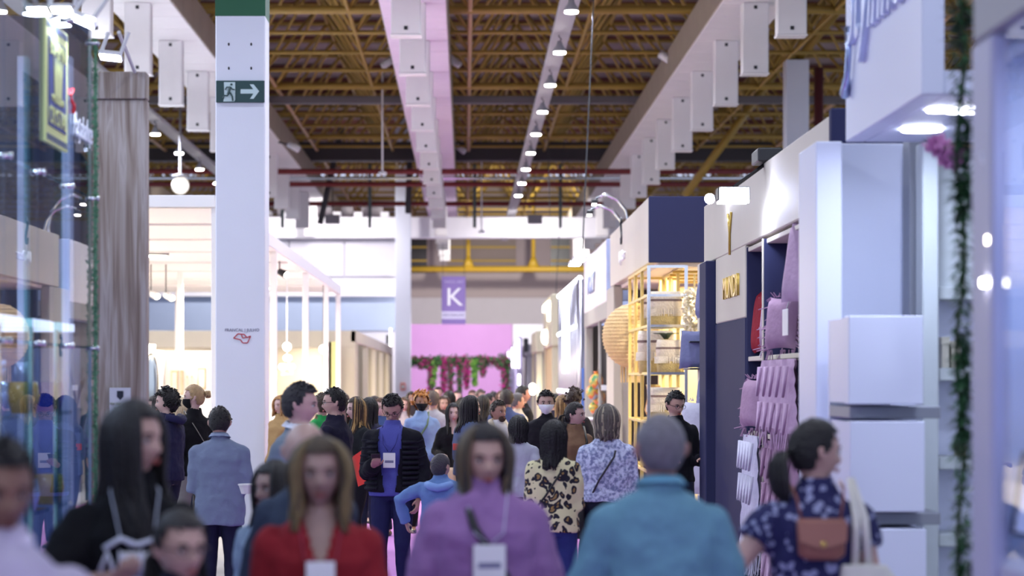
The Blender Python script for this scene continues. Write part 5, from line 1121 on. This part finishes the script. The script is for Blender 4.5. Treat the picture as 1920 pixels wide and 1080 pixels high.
def lanyard(I, rgb, z1=1.08, badge=True, w=.045):
    k = I['k']; b = MB()
    for s in (-1, 1): b.path([(s*.055*k, .03*k, 1.475*k), (s*.075*k, -.06*k, 1.44*k), (s*.050*k, -.150*k, 1.30*k), (s*.012, -.150*k, z1*k+.08)], .006, 6, flat=.4)
    add(I, b, 'lanyard', cloth(*rgb))
    if badge:
        o = add(I, MB().bbox(-w, w, -.162*k, -.158*k, z1*k-.05, z1*k+.07, .002), 'badge', WHITE, False); add(I, MB().box(-w*.7, w*.7, -.1635*k, -.162*k, z1*k-.01, z1*k+.01), 'badge_print', paint(120, 120, 150), False)
def strap(I, s, rgb, r=.010, hipz=.95, back=True, front=True):
    k = I['k']; P = [(s*.09*k, -.02, 1.475*k)]
    fpts = [(s*.05*k, -.145*k, 1.32*k), (-s*.06*k, -.150*k, 1.15*k), (-s*.19*k, -.06*k, hipz*k)]; bp = [(s*.05*k, .145*k, 1.32*k), (-s*.06*k, .145*k, 1.15*k), (-s*.19*k, .06*k, hipz*k)]
    b = MB()
    if front: b.path(P+fpts, r, 6, flat=.35)
    if back: b.path(P+bp, r, 6, flat=.35)
    add(I, b, 'bag_strap', mat('leather', srgb(*rgb), .5))
def bag(I, x, y, z, w_, d_, h_, rgb, name='shoulder_bag'):
    k = I['k']; b = MB().rings([(z*k-h_/2, w_/2*.9, d_/2*.9, x*k, y*k), (z*k-h_/2+.02, w_/2, d_/2, x*k, y*k), (z*k+h_/2-.03, w_/2, d_/2, x*k, y*k), (z*k+h_/2, w_/2*.85, d_/2*.7, x*k, y*k)], 16, 5)
    add(I, b, name, mat('leather', srgb(*rgb), .5))
def collar(I, rgb, h=.04):
    k = I['k']; b = MB(); P = []
    n = 20
    for lay in range(3):
        for i in range(n+1):
            a = math.radians(-150+300*i/n); r = (.064+.004*lay+(.018 if lay == 2 else 0))*k; z = 1.475*k+(0, h, h*.3)[lay]; b.v.append((math.sin(a)*r, math.cos(a)*r*1.05+.008, z-.03*k*(1-math.cos(a))*.5))
    for lay in range(2):
        for i in range(n): a = lay*(n+1)+i; b.f.append((a, a+1, a+n+2, a+n+1))
    add(I, b, 'collar', cloth(*rgb))
OL = (160, 124, 108); FA_ = (214, 172, 152); MD = (190, 148, 126); DKS = (122, 84, 66)
# -------- nearest row
I = person('man at the far lower left in a pale lilac shirt, cropped by the frame', -4, 800, 1.665, 22, 8, 8, skn=DKS, top=(206, 196, 222), hair='short', hc=(26, 24, 28), wide=1.02, arms=('down', 'bent')); collar(I, (206, 196, 222))
I = person('long haired woman in a black T-shirt with white lettering, looking right', 250, 600, 1.74, 12, 48, 0, True, MD, (20, 20, 26), sleeve=.38, hair='long', hc=(26, 22, 26), hlen=.40, arms=(((-.02, -.25, -.17), (1, .4, -.8)), 'bent'), bottom=(30, 30, 40), neck=.01)
lanyard(I, (190, 196, 214), 1.19)
b = MB()
kk = I['k']
for pts in ([(-.10, 1.27), (-.05, 1.30), (.0, 1.28), (.06, 1.30), (.11, 1.27)], [(-.11, 1.20), (-.09, 1.26), (-.07, 1.20)], [(-.05, 1.20), (-.05, 1.26), (-.02, 1.22), (.01, 1.26), (.01, 1.20)], [(.03, 1.20), (.05, 1.26), (.08, 1.20)], [(.10, 1.26), (.12, 1.20)]):
    b.path([(x*kk, (-.158+.6*x*x)*kk, z*kk) for x, z in pts], .009, 6)
add(I, b, 'shirt_print', mat('white_print', srgb(215, 218, 235), .6))
I = person('girl with glasses and dark centre parted hair at the bottom left edge', 338, 650, 1.43, 20, 12, 2, True, MD, (40, 40, 60), hair='pony', hc=(34, 28, 30), hlen=.2); glasses(I)
I = person('woman with shoulder length blonde-brown hair in a red jacket, facing the camera', 600, 590, 1.625, 4, 0, 0, True, OL, (150, 36, 46), hair='long', hc=(70, 56, 42), hc2=(120, 100, 66), hlen=.21, vneck=.17, arms=('bent', 'bent'), bottom=(40, 40, 50), wide=1.14, hvol=.018)
lanyard(I, (150, 60, 80), 1.23); b = MB(); [b.ell((s*.078, .0, -.045), (.010, .010, .016), 10, 6) for s in (-1, 1)]; add(I, b.xf(I['HM']), 'earrings', CHROME)
I = person('bald man standing behind the woman in red, only his crown showing', 572, 500, 1.655, 8, 0, 12, skn=(190, 150, 130), top=(60, 70, 90), hair='bald', wide=.85)
I = person('dark curly haired woman in a pale blue top behind the woman in red', 515, 455, 1.47, -25, -20, 0, True, OL, (176, 196, 220), hair='long', hc=(30, 26, 28), hlen=.22, arms=('bent', 'down'))
I = person('young woman in a lilac sweater with a white badge and dark wavy hair', 908, 545, 1.655, 6, 4, 4, True, MD, (166, 124, 182), hair='long', hc=(36, 30, 34), hc2=(96, 80, 60), hlen=.25, arms=('swing', 'swing'), fit=1.05, wide=1.1, hvol=.010, nk=.07, bottom=(50, 50, 70), step=.1)
lanyard(I, (200, 196, 220), 1.19, True, .055); strap(I, -1, (24, 22, 30), .016, .9); b = MB().ell((-.078, -.01, -.045), (.014, .006, .014), 12, 8); add(I, b.xf(I['HM']), 'earring', GOLD)
bag(I, .24, .0, .92, .12, .16, .22, (20, 20, 26))
I = person('grey haired man in a turquoise shirt seen from behind, elbows out', 1238, 570, 1.70, 180, 8, -2, skn=(170, 122, 108), top=(112, 158, 182), hair='buzz', hc=(112, 108, 118), arms=(((.02, -.24, -.38), (.45, .8, -.2)), ((.04, -.24, -.36), (.5, .8, -.2))), fit=1.04, wide=1.0, bdepth=1.2, bottom=(40, 40, 54)); collar(I, (104, 156, 186), .035)
I = person('woman in a navy floral top with a ponytail, seen from behind, looking right', 1528, 520, 1.665, 180, -72, 2, True, (196, 152, 136), (40, 42, 100), topm=FLO, sleeve=.22, hair='pony', hc=(22, 20, 26), hlen=.14, arms=('down', ((.10, -.04, -.44), (1, .6, 0))), bottom=(28, 28, 50), wide=1.12, skirt=True, neck=.03)
k = I['k']; b = MB()
BR = (128, 70, 60)
b = MB()
for s in (-1, 1): b.path([(s*.10*k, -.05, 1.475*k), (s*.095*k, .07*k, 1.46*k), (s*.085*k, .130*k, 1.42*k), (s*.07*k, .150*k, 1.34*k)], .011, 6, flat=.4)
n_ = len(b.v)//2
for q in (0, 1): h_ = MB(); h_.v = b.v[q*n_:(q+1)*n_]; h_.f = [tuple(i-q*n_ for i in f) for f in b.f if (f[0] >= n_) == bool(q)]; add(I, h_, 'backpack_strap', mat('leather', srgb(*BR), .5))
b = MB().rings([(1.20*k, .060*k, .02*k, 0, .165*k), (1.22*k, .085*k, .035*k, 0, .165*k), (1.31*k, .090*k, .04*k, 0, .165*k), (1.35*k, .088*k, .03*k, 0, .160*k)], 18, 4); add(I, b, 'mini_backpack', mat('leather', srgb(146, 94, 84), .5))
b = MB().poly([(-.09*k, .2*k, 1.34*k), (.09*k, .2*k, 1.34*k), (.085*k, .21*k, 1.27*k), (.0, .212*k, 1.24*k), (-.085*k, .21*k, 1.27*k)], (0, .006, 0)); add(I, b, 'bag_flap', mat('leather', srgb(150, 98, 88), .5), False); add(I, MB().ell((0, .218*k, 1.26*k), (.012, .006, .012), 10, 6), 'clasp', GOLD)
tt = MB(); CV = cloth(222, 220, 214)
for s in (-.03, .07): tt.path([(-.17*k+s*.5, .10*k, 1.16*k), (-.155*k+s*.3, .13*k, 1.35*k), (-.13*k, .02*k, 1.49*k), (-.155*k, -.06*k, 1.40*k), (-.19*k, -.04*k, 1.15*k)], .016, 6, flat=.35)
add(I, tt, 'tote_handle', CV)
b = MB().rings([(.62*k, .16*k, .06*k, -.24*k, .10*k), (.64*k, .19*k, .085*k, -.24*k, .10*k), (.85*k, .17*k, .08*k, -.22*k, .10*k), (1.05*k, .12*k, .05*k, -.19*k, .10*k), (1.18*k, .085*k, .02*k, -.165*k, .11*k)], 24, 4); remesh_job(b, 'tote_bag', CV, I['root'], .012, .03)
# -------- middle distance
I = person('tall man in a light blue blazer and white shirt, profile to the right', 562, 330, 1.785, 62, 22, 2, skn=(196, 150, 136), top=(140, 154, 172), hair='short', hc=(38, 34, 40), inner=(222, 226, 244), jacket=.055, arms=('down', 'down'), bottom=(48, 52, 76)); collar(I, (222, 226, 244)); lanyard(I, (60, 60, 80), 1.15, False)
b = MB().ell((0, -.098, -.054), (.020, .007, .005), 12, 6); add(I, b.xf(I['HM']), 'moustache', mat('hair', srgb(50, 40, 40), .8))
I = person('man in a grey-blue shirt seen from behind at the foot of the exit column', 412, 252, 1.60, 180, 0, 14, skn=MD, top=(136, 150, 182), hair='short', hc=(26, 24, 28), arms=('bent', 'bent'), hem=.44, fit=1.04, bottom=(34, 36, 66), wide=1.06); collar(I, (136, 150, 182))
tr = thing('paper_cup', (X(468, 17.5), 17.4, .95), 'white paper cup at the right elbow of the man in the grey-blue shirt', 'cup'); MB().lathe([(.05, 0), (.07, .06)], (X(468, 17.5), 17.4, .98), 12).build('body', WHITE, tr); MB().lathe([(.075, 0), (.075, .01)], (X(468, 17.5), 17.4, 1.04), 12).build('rim', WHITE, tr)
I = person('curly dark haired man in a navy hooded top beside the wooden panel', 313, 205, 1.72, -115, 30, 0, skn=FA_, top=(38, 38, 72), hair='curly', hc=(22, 20, 22), arms=('bent', 'bent'), fit=1.03, bottom=(34, 34, 60))
b = MB().path([(-.12, .06, 1.46), (-.06, .14, 1.44), (0, .16, 1.42), (.06, .14, 1.44), (.12, .06, 1.46)], .035, 8); add(I, b, 'hood', cloth(38, 38, 72))
b = MB().path([(-.17, -.1, .92), (0, -.15, .94), (.17, -.1, .92)], .012, 6); add(I, b, 'bag_strap', mat('leather', srgb(190, 120, 70), .5))
I = person('woman with a blond bun and black mask in a black sweater, by the pavilion post', 364, 198, 1.76, -150, 62, 0, True, FA_, (22, 22, 28), hair='bun', hc=(176, 146, 106), arms=('bent', 'down'), bottom=(150, 146, 146), neck=.03); mask(I, (24, 24, 28)); strap(I, 1, (120, 115, 110), .005)
I = person('blond woman half hidden between the curly man and the bun', 340, 180, 1.62, 150, -20, 0, True, FA_, (120, 120, 130), hair='long', hc=(214, 196, 160), hlen=.14)
I = person('dark haired woman peeking out beside the wooden panel', 290, 176, 1.63, -40, -10, 0, True, FA_, (60, 50, 60), hair='long', hc=(40, 32, 32), hlen=.2)
I = person('man with dark hair and glasses in a dark navy sweater, profile to the left', 628, 225, 1.735, -110, 25, 0, skn=(206, 160, 140), top=(34, 32, 56), hair='short', hc=(20, 18, 20), wide=1.08, bdepth=1.1, arms=('bent', 'bent')); glasses(I)
I = person('man in a bright green shirt behind the blazer man', 604, 182, 1.66, -150, 0, 0, skn=MD, top=(50, 170, 90), hair='short', hc=(60, 44, 34))
I = person('blond woman far behind, left of the blazer man', 527, 160, 1.62, -40, 0, 0, True, FA_, (196, 160, 110), hair='long', hc=(176, 130, 80), hlen=.15)
I = person('woman with long honey streaked hair in a black jacket, profile to the left', 668, 196, 1.64, -55, -5, 0, True, FA_, (36, 40, 44), hair='long', hc=(60, 46, 36), hc2=(180, 146, 92), hlen=.30, arms=('hold', 'bent'), bottom=(24, 24, 32))
fo = thing('red_folder', (X(684, 22), 22, .8), 'bright red paper folder held under the arm of the honey haired woman', 'folder')
MB().poly([(X(660, 22), 22, Z(858, 22)), (X(676, 22), 22, Z(846, 22)), (X(698, 22), 21.95, Z(900, 22)), (X(672, 22), 21.95, Z(912, 22))], (0, .02, 0)).build('front_cover', paint(222, 50, 44), fo); MB().poly([(X(661, 22), 22.03, Z(856, 22)), (X(677, 22), 22.03, Z(845, 22)), (X(699, 22), 21.98, Z(898, 22)), (X(673, 22), 21.98, Z(911, 22))], (0, .01, 0)).build('back_cover', paint(200, 40, 40), fo)
I = person('dark haired woman behind the honey haired one, seen from behind', 692, 180, 1.62, 170, 0, 0, True, MD, (60, 60, 84), hair='long', hc=(26, 24, 26), hlen=.25)
I = person('face peeking out left of the man in the black quilted jacket', 715, 163, 1.6, -30, 0, 0, True, FA_, (70, 90, 140), hair='bun', hc=(90, 60, 44))
P20 = person('man with glasses in a black quilted jacket and blue T-shirt reading his phone', 736, 232, 1.695, -8, 0, 32, skn=(186, 140, 120), top=(26, 26, 38), hair='short', hc=(28, 24, 28), inner=(92, 96, 184), jacket=.085, arms=('phone', 'down'), fit=1.06, bottom=(36, 38, 84), hem=.52, wide=1.08)
glasses(P20); lanyard(P20, (60, 60, 120), 1.16, True, .05); k = P20['k']
b = MB()
for s in (-1, 1):
    for j in range(10):
        z = (.94+.042*j)*k; b.path([(s*(.105)*k, -.138*k, z), (s*.15*k, -.125*k, z), (s*.215*k, -.05*k, z), (s*.215*k, .05*k, z), (s*.12*k, .145*k, z), (0, .155*k, z)], .014, 6, flat=1)
    Sh, Eb, Wr = P20['sh'][(s+1)//2], P20['el'][(s+1)//2], P20['wr'][(s+1)//2]
    for j in range(9):
        t = (j+.5)/9; p = Sh.lerp(Eb, t*2) if t < .5 else Eb.lerp(Wr, (t-.5)*2); d = ((Eb-Sh) if t < .5 else (Wr-Eb)).normalized(); b.path([p-d*.016, p-d*.006, p+d*.006, p+d*.016], [.064*k, .086*k-.02*t*k, .086*k-.02*t*k, .064*k], 12)
add(P20, b, 'quilted_baffles', cloth(28, 28, 40))
ph = thing('mobile_phone', (0, 0, 0), 'dark mobile phone in the hand of the man in the quilted jacket', 'phone')
tp = P20['root'].matrix_basis @ (P20['tips'][0]); ph.location = (tp.x, tp.y-.02, tp.z)
Mp = Matrix.Rotation(math.radians(-35), 4, 'X'); MB().bbox(-.036, .036, -.075, .075, .0, .009, .003).xf(Mp).build('phone_body', BLACK, ph, local=True); MB().box(-.032, .032, -.068, .068, .009, .010).xf(Mp).build('phone_display', mat('screen_off', srgb(60, 70, 120), .1), ph, local=True)
I = person('boy in a light blue hooded jacket seen from behind, beside the lilac sweater', 826, 252, 1.26, 170, -20, 0, skn=MD, top=(120, 156, 218), hair='buzz', hc=(60, 56, 66), arms=('down', ((.20, -.1, -.36), (1, 0, -.3))), fit=1.05, bottom=(40, 44, 70), wide=1.1)
b = MB().path([(-.09, .05, 1.02), (-.05, .11, 1.01), (0, .125, 1.0), (.05, .11, 1.01), (.09, .05, 1.02)], .03, 8); add(I, b, 'hood', cloth(130, 162, 220))
I = person('woman with curly ginger hair and a black mask in a pale blue blouse', 790, 160, 1.66, 10, 0, 0, True, (170, 120, 90), (152, 178, 226), hair='afro', hc=(196, 132, 62), hc2=None, arms=('down', 'swing'), bottom=(24, 24, 30), fit=1.03); mask(I, (26, 26, 32)); strap(I, 1, (90, 110, 80), .012, .95); bag(I, .22, -.06, .82, .2, .12, .22, (140, 60, 40))
I = person('person in a light grey sweater behind the ginger haired woman', 812, 148, 1.66, 160, 10, 0, skn=MD, top=(190, 186, 194), hair='short', hc=(90, 76, 70), fit=1.05)
I = person('woman with long black hair in a black dress walking with a beige bag', 850, 165, 1.54, 5, 0, 0, True, FA_, (26, 24, 28), hair='long', hc=(18, 16, 20), hlen=.36, arms=('hold', 'bent'), skirt=True, bottom=(24, 22, 28), vneck=.14); bag(I, -.1, -.2, .80, .22, .1, .18, (206, 180, 150), 'hand_bag')
I = person('woman in a blue denim jacket with a red back patch, profile to the right', 882, 186, 1.645, 140, -45, 0, True, FA_, (92, 106, 146), hair='long', hc=(28, 26, 30), hlen=.26, arms=('bent', 'bent'), fit=1.04)
k = I['k']; add(I, MB().bbox(-.11*k, .11*k, .150*k, .158*k, 1.14*k, 1.21*k, .003), 'red_patch', cloth(206, 74, 66), False)
I = person('bearded man in a navy jacket with cream fleece collar and white T-shirt', 934, 176, 1.58, 25, 18, 0, skn=(170, 124, 100), top=(70, 72, 100), hair='short', hc=(40, 32, 28), inner=(226, 222, 226), jacket=.08, arms=('bent', 'bent')); k = I['k']
b = MB(); [b.path([(s*.03*k, .09*k, 1.48*k), (s*.09*k, .02*k, 1.475*k), (s*.10*k, -.10*k, 1.38*k), (s*.09*k, -.155*k, 1.25*k), (s*.085*k, -.15*k, 1.05*k)], .028, 8) for s in (-1, 1)]; add(I, b, 'fleece_collar', cloth(226, 210, 186))
b = MB().ell((0, -.066, -.075), (.046, .036, .038), 14, 8); add(I, b.xf(I['HM']), 'beard', mat('hair', srgb(60, 42, 34), .9, 0, .6, 90, .4, 30))
I = person('man in a dusty blue shirt seen from behind in the far crowd', 950, 150, 1.68, 175, 5, 0, skn=MD, top=(84, 96, 140), hair='short', hc=(46, 38, 36), fit=1.05, wide=1.06)
I = person('man in a cream shirt looking right beside the dark grey stand', 970, 142, 1.63, 120, -10, 0, skn=(210, 150, 120), top=(222, 206, 190), hair='short', hc=(90, 86, 88))
I = person('tall man in a black shirt near the far right stands, profile right', 980, 138, 1.72, 110, -10, 0, skn=(200, 140, 120), top=(26, 24, 30), hair='short', hc=(26, 22, 24), arms=('bent', 'bent'), wide=1.1)
I = person('man in black sweater and white mask standing with hands behind his back', 1024, 190, 1.695, 0, 0, 0, skn=MD, top=(30, 28, 36), hair='short', hc=(22, 20, 22), arms=('behind', 'behind'), bottom=(30, 28, 34), wide=1.05, fit=1.03); mask(I, (232, 234, 240))
I = person('dark haired woman in a white jacket seen from behind in mid aisle', 972, 212, 1.49, 178, 0, 0, True, MD, (206, 210, 230), hair='long', hc=(24, 22, 28), hlen=.16, fit=1.03)
I = person('woman in a leopard print jacket and blue jeans seen from behind', 1038, 280, 1.535, 178, -6, 0, True, MD, (200, 190, 150), topm=LEO, hair='long', hc=(22, 20, 26), hlen=.24, arms=('bent', 'bent'), hem=.50, bottom=(52, 64, 128), fit=1.03); strap(I, -1, (22, 20, 26), .008, .98)
I = person('woman with highlighted hair in a pale blue boucle jacket seen from behind', 1138, 262, 1.63, 178, 8, 0, True, MD, (190, 196, 226), topm=BOU, hair='long', hc=(92, 84, 80), hc2=(160, 148, 128), hlen=.15, arms=('bent', 'bent'), hem=.56, bottom=(28, 30, 52), fit=1.04, wide=1.12); strap(I, -1, (34, 30, 44), .008, .88, True, False); bag(I, .22, .02, .84, .10, .22, .26, (16, 16, 22))
I = person('woman in a brown top with tied dark hair, profile to the right', 1078, 205, 1.60, 30, 38, 0, True, (206, 160, 144), (150, 116, 92), hair='pony', hc=(26, 22, 26), hlen=.15, arms=('bent', 'down'), bottom=(30, 30, 40), shoes=(24, 22, 26)); strap(I, 1, (24, 22, 26), .012)
b = MB(); k = I['k']; b.lathe([(.056*k, 1.44*k), (.054*k, 1.50*k)], (0, .01, 0), 14); add(I, b, 'choker_collar', cloth(24, 22, 26))
I = person('woman with a big dark curly topknot near the mirrored stand', 1077, 165, 1.69, 170, -30, 0, True, MD, (30, 28, 36), hair='afro', hc=(48, 32, 26))
I = person('woman with long golden brown hair beside the curly topknot', 1055, 160, 1.63, 175, 0, 0, True, MD, (50, 50, 80), hair='long', hc=(120, 90, 56), hc2=(170, 136, 86), hlen=.25)
I = person('man with dark glasses and black shirt by the brass shelf looking down', 1266, 205, 1.70, 18, 8, 14, skn=(196, 150, 126), top=(24, 24, 34), hair='short', hc=(20, 18, 22), arms=('bent', 'bent')); glasses(I)
# -------- far crowd: head height 1.45 to 1.7, mostly hair and shoulders
far = [(772, 120, 1.62, 0, 1, (40, 30, 28), (60, 54, 60), 'long', 'dark haired head left of the ginger hair, far off'), (832, 132, 1.58, 10, 1, (60, 40, 34), (70, 60, 64), 'long', 'brown haired woman turned to the camera right of the grey sweater'),
       (842, 128, 1.64, 175, 1, (26, 22, 24), (40, 38, 44), 'long', 'black haired woman from behind, near the hanging flowers'), (866, 138, 1.56, 178, 1, (24, 22, 26), (44, 40, 48), 'long', 'black haired woman from behind, left of the denim jacket'),
       (905, 140, 1.60, 178, 1, (22, 20, 24), (30, 28, 34), 'long', 'black haired woman from behind, right of the denim jacket'), (901, 112, 1.64, 40, 0, (60, 44, 38), (90, 80, 86), 'short', 'man in grey brown looking right under the flowers'),
       (917, 124, 1.60, 100, 1, (26, 22, 24), (120, 130, 170), 'bun', 'dark haired woman in profile left of the bearded man'), (886, 104, 1.62, 0, 1, (70, 40, 40), (80, 70, 80), 'short', 'reddish haired head under the middle of the arch'),
       (858, 100, 1.60, 0, 0, (60, 50, 50), (110, 100, 110), 'short', 'small far off man below the green hanging foliage'), (940, 110, 1.62, 0, 1, (80, 50, 40), (90, 60, 70), 'long', 'auburn haired woman facing the camera behind dusty blue shirt'),
       (957, 118, 1.60, 10, 1, (70, 46, 38), (120, 90, 90), 'long', 'brown haired woman just left of the cream shirt'), (925, 98, 1.58, 170, 0, (40, 34, 36), (70, 76, 100), 'short', 'far off man from behind at the arch centre'),
       (806, 108, 1.62, 175, 1, (54, 44, 44), (100, 90, 100), 'bun', 'far off woman with tied hair behind the grey sweater'), (1040, 132, 1.60, 170, 0, (30, 26, 30), (44, 40, 60), 'short', 'dark haired man right behind the masked man in black'),
       (822, 96, 1.66, 0, 0, (50, 40, 40), (60, 60, 80), 'short', 'far off man in navy under the left flowers'), (702, 150, 1.60, 20, 1, (50, 36, 32), (90, 90, 120), 'long', 'woman partly hidden left of the quilted jacket'), (758, 128, 1.55, 0, 1, (80, 60, 44), (190, 180, 190), 'long', 'fair haired woman between quilted jacket and far column'), (645, 136, 1.62, 160, 1, (60, 36, 32), (80, 60, 70), 'bun', 'woman with reddish tied hair behind the navy sweater man')]
for px, S, H, yw, fm, hc_, tp_, hr, lab in far:
    I = person(lab, px, S, H, yw, random.uniform(-20, 20) if yw > 90 else 0, 0, bool(fm), random.choice([FA_, MD, OL]), tp_, hair=hr, hc=hc_, hlen=.25, arms=('down', 'bent'))
    if 'far off man in navy' in lab: pass
finish_jobs()
